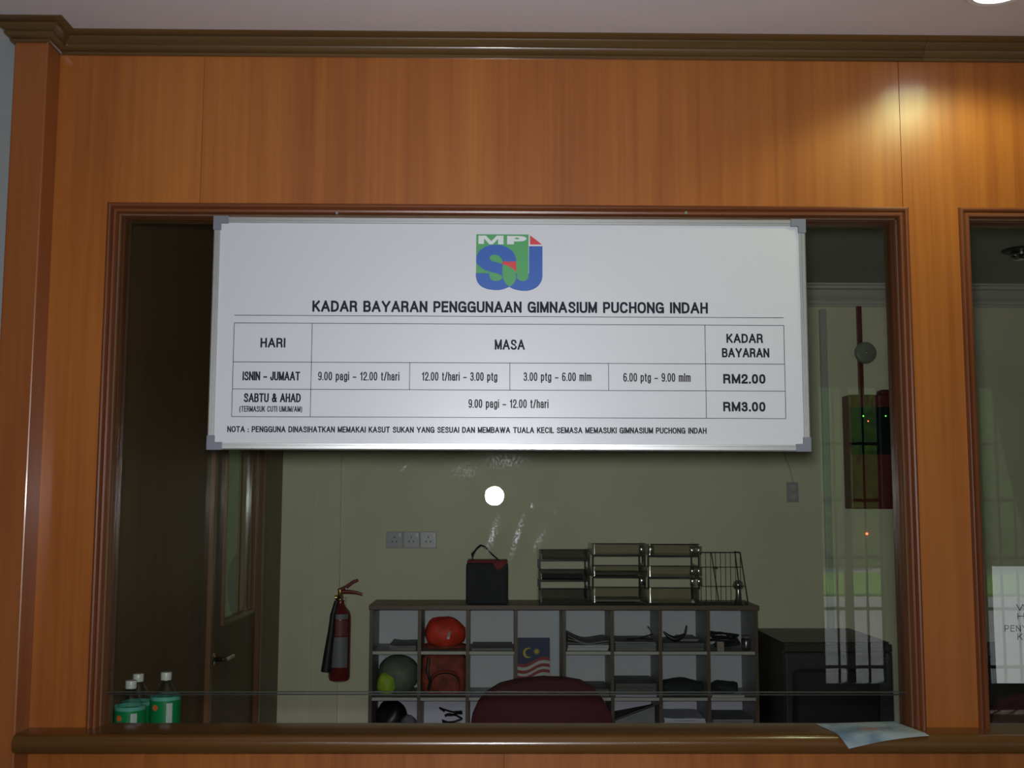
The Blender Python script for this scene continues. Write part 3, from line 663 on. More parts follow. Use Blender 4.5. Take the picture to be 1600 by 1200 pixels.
# slope of the photographed baseline is the perspective of the lens, so each line is set square on the board
T('KADAR BAYARAN PENGGUNAAN GIMNASIUM PUCHONG INDAH', 488, 1106, 471, 488.6, stem=.0056)
T('HARI', 407, 446, 528, 543, stem=.0045)
T('MASA', 773, 820, 530.5, 546.5, stem=.0045)
T('KADAR', 1135, 1192, 521.5, 536, stem=.0045)
T('BAYARAN', 1128, 1202, 544, 558.5, stem=.0045)
T('ISNIN \u2013 JUMAAT', 379, 469, 580.5, 594.5, stem=.0038)
T('9.00 pagi \u2013 12.00 t/hari', 497, 624, 581, 594.5, stem=.0029)
T('12.00 t/hari \u2013 3.00 ptg', 659, 777, 581.5, 595, stem=.0029)
T('3.00 ptg \u2013 6.00 mlm', 818, 924, 582, 595.5, stem=.0029)
T('6.00 ptg \u2013 9.00 mlm', 974, 1079, 583, 596.5, stem=.0029)
T('RM2.00', 1130, 1196, 584.5, 599.5, stem=.0052)
T('SABTU & AHAD', 381, 470, 614.5, 628.5, stem=.0038)
T('(TERMASUK CUTI UMUM/AM)', 374, 472, 634.5, 643.5, stem=.0021)
T('9.00 pagi \u2013 12.00 t/hari', 732, 857, 624, 637.5, stem=.0029)
T('RM3.00', 1130, 1196, 628, 643, stem=.0052)
T('NOTA : PENGGUNA DINASIHATKAN MEMAKAI KASUT SUKAN YANG SESUAI DAN MEMBAWA TUALA KECIL SEMASA MEMASUKI GIMNASIUM PUCHONG INDAH', 355, 1104, 667, 676.5, stem=.0029)
# emblem: flat coloured shapes, traced in a 1418x1200 detail of the frame's (730..860, 355..465)
lg0 = bxz(744.4, 366); LS = (bxz(848, 400)[0] - bxz(744.4, 400)[0]) / (1288 - 150)
def lg(pts, layer, mat):
    P_ = [(lg0[0] + (a - 152) * LS, lg0[1] - (b - 118) * LS) for a, b in pts]
    y = YI - .00012 * layer
    mb = MB(); mb.add([(a, y, b) for a, b in P_], [tuple(range(len(P_)))])
    me = obj('emblem_shape', mb, M[mat], board)
    bm = bmesh.new(); bm.from_mesh(me.data); bmesh.ops.triangulate(bm, faces=bm.faces, ngon_method='EAR_CLIP'); bm.to_mesh(me.data); bm.free()
def smooth(pts, n=6):
    """closed-ish Catmull-Rom through pts"""
    out = []; m_ = len(pts)
    for i in range(m_ - 1):
        p0, p1, p2, p3 = pts[max(i - 1, 0)], pts[i], pts[i + 1], pts[min(i + 2, m_ - 1)]
        for k in range(n):
            t = k / n; out.append(tuple(.5 * ((2 * p1[j]) + (-p0[j] + p2[j]) * t + (2 * p0[j] - 5 * p1[j] + 4 * p2[j] - p3[j]) * t * t + (-p0[j] + 3 * p1[j] - 3 * p2[j] + p3[j]) * t ** 3) for j in (0, 1)))
    return out + [pts[-1]]
lg([(1055, 322), (1288, 322)] + smooth([(1288, 850), (1270, 930), (1200, 1030), (1080, 1090), (950, 1102), (800, 1075), (722, 1033)]) + smooth([(722, 1033), (600, 1080), (480, 1092), (330, 1070), (230, 1020), (170, 945), (145, 850)])[1:] + [(145, 798), (1055, 798)], 1, 'logo_blue')
lg([(150, 118), (1048, 118), (1048, 799), (150, 799)], 2, 'logo_green')
lg(smooth([(838, 592), (830, 520), (785, 430), (700, 355), (600, 315), (500, 302), (400, 308), (300, 340), (210, 405), (165, 480), (150, 560), (165, 630), (215, 685), (285, 735), (380, 770), (480, 795), (560, 820), (598, 842)]) + [(602, 635)] + smooth([(602, 635), (500, 607), (430, 590), (390, 560), (380, 530), (397, 495), (440, 476), (510, 482), (560, 512), (590, 555), (600, 592)])[1:], 3, 'logo_blue')
lg([(848, 600), (1048, 600)] + smooth([(1048, 845), (1035, 890), (990, 925), (945, 933), (895, 918), (855, 885), (848, 850)]), 3.5, 'logo_green')
lg([(375, 772)] + smooth([(375, 780), (480, 795), (560, 822), (594, 850), (590, 890), (560, 920), (500, 932), (440, 925), (402, 900), (382, 855), (375, 800)]), 4, 'logo_green')
lg(smooth([(603, 640), (700, 680), (780, 735), (825, 795), (833, 850), (824, 920), (785, 985), (722, 1025), (660, 975), (618, 905), (603, 820)]), 5, 'logo_green')
lg([(600, 594), (840, 594), (838, 782)] + smooth([(838, 782), (800, 735), (740, 692), (670, 660), (603, 640)])[1:], 6, 'logo_red')
lg([(1075, 130), (1280, 293), (1075, 293)], 3, 'logo_red')
lg([(188, 142), (315, 142), (410, 238), (500, 142), (618, 142), (618, 293), (525, 293), (525, 200), (435, 293), (375, 293), (283, 190), (283, 288), (188, 288)], 6, 'logo_white')
lg([(680, 146)] + smooth([(900, 146), (975, 158), (1015, 192), (975, 228), (900, 242)]) + [(798, 242), (798, 293), (680, 293)], 6, 'logo_white')
lg(smooth([(800, 188), (845, 174), (890, 188), (845, 204), (800, 188)]), 7, 'logo_green')

# ------------------------------------------------------------------ leaflet on the sill and notice behind the right pane
def leaflet_mat():
    m, nt, b = new_mat('printed_leaflet'); N = nt.nodes.new; L = nt.links.new
    tc = N('ShaderNodeTexCoord'); n = N('ShaderNodeTexNoise'); n.inputs['Scale'].default_value = 14; L(tc.outputs['Object'], n.inputs['Vector'])
    cr = N('ShaderNodeValToRGB'); e = cr.color_ramp; e.elements[0].position = .35; e.elements[0].color = (.20, .30, .42, 1); e.elements[1].position = .6; e.elements[1].color = (.46, .55, .60, 1)
    L(n.outputs[0], cr.inputs[0])
    g = N('ShaderNodeTexGradient'); g.gradient_type = 'QUADRATIC_SPHERE'; mp = N('ShaderNodeMapping'); mp.vector_type = 'TEXTURE'
    mp.inputs['Location'].default_value = (-.005, .005, 0); mp.inputs['Scale'].default_value = (.05, .035, 1); L(tc.outputs['Object'], mp.inputs[0]); L(mp.outputs[0], g.inputs[0])
    mx = N('ShaderNodeMix'); mx.data_type = 'RGBA'; mx.inputs[7].default_value = (.62, .20, .12, 1); L(g.outputs['Fac'], mx.inputs[0]); L(cr.outputs[0], mx.inputs[6]); L(mx.outputs[2], b.inputs['Base Color']); b.inputs['Roughness'].default_value = .35
    return m
def onsill(px, py):
    d = FW + RT * (px - 800) / F - UP * (py - 600) / F; return CAM + d * ((SZ + .001 - CAM.z) / d.z)
A, B_, C_, D_ = onsill(1275, 1131), onsill(1396, 1127), onsill(1452, 1148), onsill(1326, 1155)
def lf_(u, v):
    p = A.lerp(B_, u).lerp(D_.lerp(C_, u), v); z = SZ + .0012 + .004 * math.sin(u * 3.1) * v + (.002 * math.sin(5 * u + 2 * v)) ** 2
    if p.y < -.085: z -= (abs(p.y + .085)) ** 1.2 * .6
    return (p.x, p.y, z)
tag(obj('leaflet', MB().sheet(lf_, 12, 10, .0004), leaflet_mat(), smooth=True), 'pale blue printed leaflet with an orange patch lying on the wooden sill', 'leaflet')
nx0, nz1 = at(1551, 885, GY).x, at(1551, 885, GY).z; nz0 = at(1559, 1068, GY).z
nt_ = thing('notice', (nx0 + .105, GY + .004, nz0), 'white printed notice sheet taped inside the right hand pane', 'notice')
def nf(u, v):
    return (nx0 + .012 * (0) + .21 * u, GY + .004 + .002 * math.sin(3 * v) * (1 - u), nz0 + (nz1 - nz0) * v)
M['notice'] = pm('notice_paper', (.74, .74, .8), .7)
obj('sheet', MB().sheet(nf, 6, 10, .0003, (0, -1, 0)), M['notice'], nt_, smooth=True)
yn = GY + .002
for s_, p0, p1, b_ in (('W', 1588, 1609, 954), ('H', 1590, 1601, 968), ('PENY', 1570, 1606, 987), ('KE', 1590, 1608, 1000)):
    q0, q1 = at(p0, b_, yn), at(p1, b_, yn)
    text(s_, q0.x, q1.x, q0.z, .0165, yn, M['ink'], nt_, .0020)

# ------------------------------------------------------------------ counter desk and bottles inside
dk = thing('counter_desk', (.9, .45, 0), 'dark brown counter desk behind the glass below the sill', 'desk')
obj('desktop', MB().box(LX + .001, 3.3, TH + .062, .72, .75, .785), M['desk'], dk, bevel=.003)
for x in (LX + .02, .6, 1.95, 3.26): obj('desk_panel', MB().box(x, x + .03, .2, .70, 0, .749), M['desk'], dk)
def bottle(px, cap_py, y, label, h=.0, band=.0, src=None):
    q = at(px, cap_py, y); zt = q.z; z0 = .786; H = zt - z0; x = q.x
    t = thing('water_bottle', (x, y, z0), label, 'bottle', 'water bottles on the counter desk')
    r = .040; zb = H - .02
    prof = [(.0, .004), (.030, 0), (.038, .006), (r, .02), (r, H * .40), (r * .97, H * .42), (r, H * .44), (r, H * .64), (r * .96, H * .70), (r * .82, H * .78), (r * .6, H * .855), (r * .40, H * .905), (.0135, H * .93), (.0135, H - .016)]
    obj('body', MB().lathe(prof, (x, y, z0), n=32, cap=False), M['pet'], t, smooth=True)
    lr = r + .0012; l1 = at(px, band, y - .03).z - z0
    lb = obj('bottle_label', MB().lathe([(lr, l1 - .11), (lr, l1 - .010)], (x, y, z0), n=32, cap=False), M['bottle_green'], t, smooth=True)
    obj('label_band', MB().lathe([(lr, l1 - .010), (lr, l1)], (x, y, z0), n=32, cap=False), M['bottle_band'], lb, smooth=True)
    bc = MB(); a = -PI / 2 + .35
    for k in range(9):
        a0_ = a + k * .045; lo_, hi_ = z0 + l1 - .085, z0 + l1 - .016
        bc.add([(x + (lr + .0006) * math.cos(b2), y + (lr + .0006) * math.sin(b2), z_) for b2, z_ in ((a0_, lo_), (a0_ + .03, lo_), (a0_ + .03, hi_), (a0_, hi_))], [(0, 1, 2, 3)])
    obj('barcode', bc, M['barcode'], lb)
    sp = MB(); vs = []
    for k in range(12):
        b2 = 2 * PI * k / 12; a_ = -PI / 2 - .42 + .22 * math.cos(b2); vs.append((x + (lr + .0006) * math.cos(a_), y + (lr + .0006) * math.sin(a_), z0 + l1 - .028 + .008 * math.sin(b2)))
    obj('label_spot', sp.add(vs, [tuple(range(12))]), M['label_orange'], lb)
    cp = [(.0142, H - .021), (.0148, H - .019), (.0148, H - .002), (.0138, H), (0, H)]
    obj('cap', MB().lathe(cp, (x, y, z0), n=28, cap=False), M['white_plastic'], t, smooth=True)
bottle(205, 1063, .255, 'clear water bottle with green label, nearest the left window frame', band=1105)
bottle(216.5, 1052.5, .365, 'clear water bottle half hidden behind the leftmost bottle', band=1098)
bottle(260, 1050, .32, 'clear water bottle with green label and barcode, rightmost of the three', band=1089)

# ------------------------------------------------------------------ back wall fittings
def wall_plate(px, py, w_, h_, label, cat, name='wall_socket', split=False, group=None):
    q = at(px, py, BY); t = thing(name, (q.x, BY, q.z - h_ / 2), label, cat, group)
    obj('plate', MB().box(q.x - w_ / 2, q.x + w_ / 2, BY - .012, BY, q.z - h_ / 2, q.z + h_ / 2), M['socket_plastic'], t, bevel=.003)
    return t, q
labs = ['white plastic wall socket, leftmost of the three above the cubby shelf', 'white plastic wall socket, middle of the three above the cubby shelf', 'white plastic wall socket, rightmost of the three above the cubby shelf']
for i, px in enumerate((616.5, 643, 669.5)):
    t, q = wall_plate(px, 843.5, .082, .082, labs[i], 'socket', group='wall sockets above the cubby shelf')
    for dx, dz in ((0, .014), (-.011, -.008), (.011, -.008)): obj('socket_slot', MB().box(q.x + dx - .003, q.x + dx + .003, BY - .0135, BY - .011, q.z + dz - .005, q.z + dz + .005), M['black'], t)
    obj('rocker', MB().box(q.x + .022, q.x + .034, BY - .016, BY - .011, q.z + .016, q.z + .032), M['white_plastic'], t, bevel=.001)
t, q = wall_plate(1238, 769, .058, .10, 'small grey upright switch plate on the back wall left of the red panel', 'switch', 'wall_switch')
for dz in (.022, -.022): obj('rocker', MB().box(q.x - .016, q.x + .016, BY - .017, BY - .011, q.z + dz - .013, q.z + dz + .013), M['trunk'], t, bevel=.002)
obj('cable', MB().tube([(q.x + .003, BY - .006, q.z + .05), (q.x - .01, BY - .005, q.z + .12), (q.x - .045, BY - .004, q.z + .21)], .0025, 6), M['trunk'], t)
# grey trunking, red conduit, bell and alarm panel
a_, b_ = at(1283, 484, BY), at(1301, 1040, BY)
tk = thing('cable_trunking', (a_.x, BY, b_.z), 'grey vertical cable trunking on the back wall left of the red panel', 'trunking')
obj('trunking_base', MB().box(a_.x - .014, a_.x + .02, BY - .025, BY, .1, a_.z), M['trunk'], tk, bevel=.003)
obj('trunking_lid', MB().box(a_.x - .010, a_.x + .016, BY - .029, BY - .0252, .1, a_.z - .006), M['trunk'], tk, bevel=.001)
pT, pB = at(1315, 620, BY), at(1320, 795, BY)
c_ = at(1340, 479, BY); be = at(1348, 553, BY)
cn = thing('red_conduit', (c_.x, BY, pT.z), 'dark red vertical conduit running from the cornice to the red panel', 'conduit')
obj('conduit_pipe', MB().box(c_.x - .011, c_.x + .015, BY - .02, BY, pT.z, c_.z), M['red_paint'], cn, bevel=.004)
bl = thing('alarm_bell', (be.x, BY, be.z), 'round grey fire alarm bell mounted over the red conduit', 'bell')
obj('bell_base', MB().lathe([(.035, -.02), (.035, -.035), (.02, -.04)], (be.x, BY, be.z), 'Y', 24), M['red_paint'], bl, smooth=True)
obj('gong', MB().lathe([(.054, -.036), (.056, -.04), (.055, -.048), (.050, -.053), (.04, -.056), (.012, -.058), (0, -.058)], (be.x, BY, be.z), 'Y', 32, cap=False), M['grey_iron'], bl, smooth=True)
obj('gong_screw', MB().lathe([(.007, -.057), (.007, -.062), (0, -.063)], (be.x, BY, be.z), 'Y', 12, cap=False), M['steel'], bl)
px1 = pT.x + .40
ap = thing('fire_alarm_cabinet', ((pT.x + px1) / 2, BY - .05, pB.z), 'red fire alarm cabinet with a dark glass door on the back wall', 'alarm cabinet')
obj('cabinet', MB().box(pT.x, px1, BY - .12, BY, pB.z, pT.z), M['red_paint'], ap, bevel=.005)
g0, g1 = at(1329, 636, BY - .12), at(1329, 710, BY - .12)
dw = obj('glass_door', MB().box(g0.x, px1 - .03, BY - .126, BY - .1205, g1.z, g0.z), pm('dark_panel_glass', (.008, .016, .013), .08), ap)
obj('door_trim', MB().box(g0.x - .008, px1 - .022, BY - .1235, BY - .1202, g1.z - .008, g0.z + .008), M['red_paint'], ap)
for px, py, mt in ((1349, 650, 'led_green'), (1384, 650, 'led_green'), (1356.5, 658, 'led_red')):
    q = at(px, py, BY - .127); obj('indicator', MB().lathe([(.0032, 0), (.0032, -.001), (0, -.0012)], (q.x, BY - .126, q.z), 'Y', 10, cap=False), M[mt], dw)
q = at(1398, 612, BY); sb = thing('strobe_box', (q.x, BY - .05, pT.z), 'dark red round topped box standing on the alarm cabinet', 'box')
sb.location.z = pT.z + .0005
obj('housing', MB().box(q.x - .105, q.x + .10, BY - .09, BY - .02, pT.z + .001, pT.z + .03), pm('dark_red_plastic', (.12, .01, .012), .4), sb, bevel=.014, seg=4)
q = at(1354, 834, BY); s5 = thing('call_button', (q.x, BY, q.z), 'tiny glowing red indicator on the back wall below the alarm cabinet', 'indicator')
obj('backplate', MB().box(q.x - .008, q.x + .008, BY - .004, BY, q.z - .008, q.z + .008), M['cream_plastic'], s5, bevel=.001)
obj('indicator', MB().lathe([(.006, -.004), (.006, -.007), (0, -.009)], (q.x, BY, q.z), 'Y', 12, cap=False), M['led_red'], s5)

# fire extinguisher
def extinguisher():
    y = BY - .075; ax = at(531, 1000, y).x; zt = at(533, 948, y).z; zb = at(528, 1064, y).z
    r = .053; H = zt - zb + .02
    t = thing('fire_extinguisher', (ax, y, zb), 'red fire extinguisher with a black horn hanging on the back wall', 'extinguisher')
    cyl = obj('cylinder', MB().lathe([(.0, .004), (.035, 0), (.048, .006), (r, .02), (r, H - .075), (r * .95, H - .055), (r * .8, H - .038), (r * .55, H - .022), (r * .40, H - .010), (.019, H), (.019, H + .012)], (ax, y, zb), n=36, cap=False), M['ext_red'], t, smooth=True)
    def lab(z0, z1, a0, a1, mat):
        mb = MB(); n = 10; vs = []
        for k in range(n + 1):
            a = a0 + (a1 - a0) * k / n; c, s = math.cos(a), math.sin(a)
            vs += [(ax + (r + .0008) * c, y + (r + .0008) * s, zb + z0), (ax + (r + .0008) * c, y + (r + .0008) * s, zb + z1)]
        obj('sticker', mb.add(vs, [(2 * k, 2 * k + 2, 2 * k + 3, 2 * k + 1) for k in range(n)]), mat, cyl, smooth=True)
    lab(.07, .215, -PI / 2 - .7, -PI / 2 + .9, M['label'])
    lab(.30, .325, -PI / 2 - .3, -PI / 2 + .9, M['label'])
    lab(.222, .296, -PI / 2 - .3, -PI / 2 + .9, pm('faded_red_sticker', (.22, .05, .05), .5))
    vz = zb + H + .012
    obj('valve', MB().lathe([(.014, 0), (.017, .003), (.017, .022), (.012, .028), (.012, .05), (.006, .054)], (ax - .003, y, vz), n=20).tube([(ax - .003, y, vz + .014), (ax - .028, y - .004, vz + .012)], .011, 12), M['brass'], t, smooth=True)
    # levers leave to the right
    def lever(p, h): 
        mb = MB(); 
        for a, b in zip(p[:-1], p[1:]): pass
        return mb.tube(p, [.008, .007, .006, .005][:len(p)], 8, flat=1.4)
    obj('lever', lever([(ax - .012, y, vz + .044), (ax + .025, y, vz + .062), (ax + .06, y, vz + .088), (ax + .085, y, vz + .098)], .01), M['ext_red'], t, smooth=True)
    obj('lever', lever([(ax - .012, y, vz + .040), (ax + .04, y, vz + .040), (ax + .08, y, vz + .036), (ax + .108, y, vz + .026)], .01), M['ext_red'], t, smooth=True)
    obj('safety_pin', MB().tube([(ax + .028, y - .012, vz + .056), (ax + .028, y + .012, vz + .056)], .004, 8), M['steel'], t)
    hx = ax - .012
    obj('horn', MB().tube([(ax - .012, y - .055, vz + .0), (ax - .026, y - .062, vz - .06), (ax - .034, y - .066, vz - .15), (ax - .045, y - .068, vz - .24), (ax - .055, y - .068, vz - .335)], [.011, .013, .017, .021, .025], 16), M['rubber'], t, smooth=True)
    obj('hose', MB().tube([(ax - .003, y, vz + .012), (ax - .004, y - .03, vz + .016), (ax - .010, y - .05, vz + .006)], .008, 8), M['rubber'], t, smooth=True)
    obj('wall_bracket', MB().box(ax - .02, ax + .02, y + .018, BY - .0005, vz - .04, vz + .01).box(ax - .02, ax + .02, y + .015, y + .02, vz - .01, vz + .008), M['steel'], t)
extinguisher()

# ------------------------------------------------------------------ cubby shelf
FY = BY - .317                                      # front plane
X0, X1 = at(577, 1000, FY).x, at(1184.5, 1000, FY).x
ZT = 1.083; NC = 8; NR = 5; PW = (X1 - X0 - .016) / NC
cb = thing('cubby_shelf', ((X0 + X1) / 2, BY - .16, 0), 'brown edged pigeonhole shelf unit with eight columns against the back wall', 'shelf unit')
obj('top_board', MB().box(X0 - .004, X1 + .008, FY - .004, BY - .001, ZT - .022, ZT), M['cub_top'], cb, bevel=.0015)
obj('back_panel', MB().box(X0, X1, BY - .008, BY - .001, .03, ZT - .023), M['cub_back'], cb)
SH = [.857 - .212 * k for k in range(5)]            # top faces of the shelves
SH[4] = .03
bottoms = SH
for k in range(NC + 1):
    x = X0 + PW * k
    dv = obj('divider', MB().box(x + .001, x + .015, FY + .002, BY - .009, 0, ZT - .023), M['melamine'], cb)
    obj('edge_strip', MB().box(x, x + .016, FY - .001, FY + .0018, 0, ZT - .023), M['cub_edge'], dv)
cell = lambda c: (X0 + PW * c + .016, X0 + PW * (c + 1))
SZs = [.869, .657, .445, .233, .03]
for r_, z in enumerate(SZs):
    for c in range(NC):
        if c == 3 and r_ == 0: continue
        a, b = cell(c)
        sh = obj('shelf', MB().box(a + .0004, b + .0006, FY + .006, BY - .009, z - .014, z), M['melamine'], cb)
        obj('edge_strip', MB().box(a + .0004, b + .0006, FY + .001, FY + .0058, z - .014, z), M['shelf_edge'], sh)
R1, R2, R3 = SZs[0] + .0006, SZs[1] + .0006, SZs[2] + .0006

def on(px, c_y): return at(px, 1000, c_y).x
def blob(name, cx, cy, z0, w_, d_, h_, mat, parent=None, seed=1, lump=.12, flat=.35, pw=2.4, nu=24, nv=12):
    """rounded, slightly crumpled closed body standing on z0"""
    random.seed(seed); ph = [random.uniform(0, 6.28) for _ in range(6)]; vs = []; fs = []
    for j in range(1, nv):
        v = -PI / 2 + PI * j / nv
        for i in range(nu):
            u = 2 * PI * i / nu
            k = 1 + lump * (math.sin(3 * u + ph[0] + 2 * v) * .5 + math.sin(5 * u + ph[1] - 3 * v) * .3 + math.sin(4 * v + 2 * u + ph[2]) * .3)
            cx_, sx_ = math.cos(u), math.sin(u)
            e = 2 / pw; f_ = lambda t: math.copysign(abs(t) ** e, t)
            x = f_(cx_) * abs(math.cos(v)) ** e * k; y = f_(sx_) * abs(math.cos(v)) ** e * k; z = f_(math.sin(v)) * (1 + (k - 1) * .6)
            x = max(-1, min(1, x)); y = max(-1, min(1, y)); z = max(-1, min(1, z))
            vs.append((cx + x * w_ / 2, cy + y * d_ / 2, z0 + h_ / 2 + z * h_ / 2))
    b = len(vs); vs += [(cx, cy, z0), (cx, cy, z0 + h_)]
    for j in range(nv - 2):
        for i in range(nu): fs.append((j * nu + i, j * nu + (i + 1) % nu, (j + 1) * nu + (i + 1) % nu, (j + 1) * nu + i))
    for i in range(nu): fs.append((b, (i + 1) % nu, i)); fs.append((b + 1, (nv - 2) * nu + i, (nv - 2) * nu + (i + 1) % nu))
    return obj(name, MB().add(vs, fs), mat, parent, smooth=True)

def sheets(name, c, z0, n, th, mat, label, cat, x0=None, x1=None, y0=None, y1=None, curl=0.0, seed=3, group=None):
    random.seed(seed); a, b = cell(c); a = a + .006 if x0 is None else x0; b = b - .006 if x1 is None else x1
    y0 = FY + .02 if y0 is None else y0; y1 = BY - .03 if y1 is None else y1
    t = thing(name, ((a + b) / 2, (y0 + y1) / 2, z0), label, cat, group); z = z0
    for k in range(n):
        j = random.uniform(0, .006); j2 = random.uniform(0, .008); tk_ = th * random.uniform(.7, 1.2); cu = curl * (k + 1) / n
        def fn(u, v, j=j, j2=j2, z=z, tk_=tk_, cu=cu):
            x = a + j + (b - a - .006) * u; y = y0 + j2 + (y1 - y0 - .01) * v
            return (x, y, z + tk_ + cu * ((1 - u) ** 3) * .9 + cu * .25 * math.sin(u * 6 + k))
        obj('paper', MB().sheet(fn, 10, 2, tk_ * .92), mat, t); z += tk_
    return t, z

# row 1
sheets('paper_stack', 0, R1, 4, .006, M['paper_grey'], 'small grey paper stack in the top left pigeonhole', 'papers', x0=on(607, FY), curl=.006)
c_ = cell(1); xm = (c_[0] + c_[1]) / 2
t = thing('orange_bag', (xm, FY + .11, R1), 'bright orange crumpled nylon bag in the second top pigeonhole', 'bag')
blob('bag_body', xm, FY + .11, R1, .200, .19, .150, M['orange'], t, 4, .13, pw=2.15)
obj('bag_hem', MB().tube([(xm + .098 * math.cos(a), FY + .11 + .09 * math.sin(a), R1 + .014) for a in [2 * PI * k / 28 for k in range(28)]], .007, 8, closed=True), M['rust'], t, smooth=True)
obj('bag_tape', MB().sheet(lambda u, v: (xm + .015 + .012 * u + .012 * v, FY + .013 + .045 * v * v, R1 + .055 + .066 * v), 2, 6, .0012, (0, 1, 0)), M['reflect'], t)
sheets('paper_stack', 2, R1, 2, .005, M['paper_grey'], 'thin flat grey paper stack in the third top pigeonhole', 'papers', seed=5)
# flag booklet, fourth column, stands on the second shelf
def booklet():
    y = FY + .03; a, b = at(808.5, 1000, y).x, at(859, 1000, y).x; zt = at(830, 997, y).z; z0 = R2 + .0004
    t = thing('flag_booklet', ((a + b) / 2, y, z0), 'upright booklet with a blue, red and white flag cover in the fourth column', 'booklet')
    cv = obj('cover', MB().box(a, b, y - .001, y, z0, zt), M['flag_blue'], t)
    obj('pages', MB().box(a + .002, b - .002, y + .0002, y + .018, z0 + .001, zt - .003), M['paper'], t)
    obj('back_cover', MB().box(a, b, y + .0182, y + .0192, z0, zt), M['flag_blue'], t)
    w_ = b - a; yc = y - .0016; H_ = zt - z0
    zz = lambda py: at(830, py, y).z
    # waving stripes
    for k, (t0, t1, mt) in enumerate([(1032, 1037, 'flag_red'), (1037, 1042, 'flag_white'), (1042, 1047, 'flag_red'), (1047, 1051, 'flag_white'), (1051, 1056, 'flag_red'), (1056, 1061, 'flag_white'), (1061, 1067, 'flag_red')]):
        za, zb_ = zz(t0), zz(t1); vs = []; n = 12
        for i in range(n + 1):
            u = i / n; d = .026 * (u - .5) + .010 * math.sin(u * 2 * PI + PI)
            vs += [(a + w_ * u, yc - .0001 * k, za + d), (a + w_ * u, yc - .0001 * k, zb_ + d)]
        obj('flag_stripe', MB().add(vs, [(2 * i, 2 * i + 1, 2 * i + 3, 2 * i + 2) for i in range(n)]), M[mt], cv)
    q = at(825, 1020, y); vs = []
    o1 = [(q.x + .024 * math.cos(a_), q.z + .024 * math.sin(a_)) for a_ in [math.radians(50 + 260 * k / 20) for k in range(21)]]
    o2 = [(q.x + .007 + .019 * math.cos(a_), q.z + .019 * math.sin(a_)) for a_ in [math.radians(305 - 250 * k / 20) for k in range(21)]]
    m_ = MB(); pts = [(x, yc, z) for x, z in o1]; pts2 = [(x, yc, z) for x, z in reversed(o2)]
    m_.add(pts + pts2, [(i, i + 1, i + 22, i + 21) for i in range(20)]); obj('crescent', m_, M['flag_yellow'], cv)
    q = at(838.5, 1018, y); st = []
    for k in range(28):
        r = .017 if k % 2 == 0 else .008; a_ = 2 * PI * k / 28; st.append((q.x + r * math.cos(a_), yc, q.z + r * math.sin(a_)))
    obj('star', MB().add(st + [(q.x, yc, q.z)], [(k, (k + 1) % 28, 28) for k in range(28)]), M['flag_yellow'], cv)
booklet()
t, z = sheets('paper_stack', 4, R1, 3, .010, M['paper'], 'white paper stack under a curled grey sheet in the fifth top pigeonhole', 'papers', seed=8)
sheets('curled_sheets', 4, z + .0004, 3, .005, M['paper_grey'], 'curled grey sheets lying on the white paper stack', 'papers', curl=.03, seed=9)
# sixth: basket-like tray of papers with a pair of tools
sheets('paper_stack', 5, R1, 5, .008, M['paper_grey'], 'grey paper stack in the sixth top pigeonhole', 'papers', seed=11, curl=.004)
def strap(name, pts, r, label, cat, mat='black', closed=False):
    return tag(obj(name, MB().tube(pts, r, 8, closed=closed), M[mat], smooth=True), label, cat)
a6 = cell(5); zc = R1 + .047
strap('cable', [(a6[0] + .12 + .06 * math.cos(a), FY + .05 + .03 * math.sin(a), zc + .004) for a in [0, .6, 1.2, 1.8, 2.4, 3.0, 3.6, 4.2]] + [(a6[1] - .02, FY + .04, zc + .03), (a6[1] - .045, FY + .045, zc + .065)], .0035, 'thin black cable looped on the grey papers in the sixth pigeonhole', 'cable')
# seventh: dark stack with a horned black strap
t, z = sheets('folder_stack', 6, R1, 4, .009, M['paper_dark'], 'dark folder stack in the seventh top pigeonhole', 'folders', seed=12)
c7 = cell(6); n = 14
tag(obj('phone_handset', MB().tube([(c7[0] + .015 + .11 * k / n, FY + .05, z + .050 - .034 * math.sin(PI * k / n) + (.03 if k == n else 0)) for k in range(n + 1)], [.004 + .010 * math.sin(PI * k / n) for k in range(n + 1)], 10), M['black'], smooth=True), 'black curved handset lying on the dark folder stack', 'handset')
sheets('notepad', 6, z + .0004, 2, .006, M['paper_grey'], 'small pad lying on the dark folders in the seventh pigeonhole', 'notepad', x0=c7[0] + .10, x1=c7[1] - .02, y0=FY + .09, seed=14)
# eighth: tangle of cable and small box
c8 = cell(7); random.seed(21)
pts = []
for k in range(60):
    a = k * .62; r = .03 + .05 * random.random(); pts.append((c8[0] + .095 + r * 1.0 * math.cos(a), FY + .14 + r * math.sin(a), R1 + .006 + .062 * (k / 60) + .012 * random.random()))
tag(obj('cable_tangle', MB().tube(pts, .0055, 6), M['black'], smooth=True), 'tangled black cables heaped in the rightmost top pigeonhole', 'cables', kind='stuff')
t = thing('small_carton', (c8[0] + .052, FY + .025, R1), 'tiny pinkish carton in front of the cables, rightmost top pigeonhole', 'box')
obj('carton_body', MB().box(c8[0] + .036, c8[0] + .068, FY + .012, FY + .036, R1, R1 + .042), pm('pink_card', (.42, .30, .28), .6), t, bevel=.001)
obj('carton_flap', MB().box(c8[0] + .0365, c8[0] + .0675, FY + .0125, FY + .0355, R1 + .0422, R1 + .0432), M['paper'], t)
t = thing('small_jar', (c8[1] - .03, FY + .05, R1), 'small clear jar beside the cables in the rightmost top pigeonhole', 'jar')
obj('jar_body', MB().lathe([(.0, .001), (.02, 0), (.024, .006), (.024, .05), (.018, .058)], (c8[1] - .03, FY + .05, R1), n=20, cap=False), M['clear'], t, smooth=True)
obj('jar_lid', MB().lathe([(.02, .0585), (.02, .068), (0, .069)], (c8[1] - .03, FY + .05, R1), n=20), M['grey_cloth'], t, smooth=True)
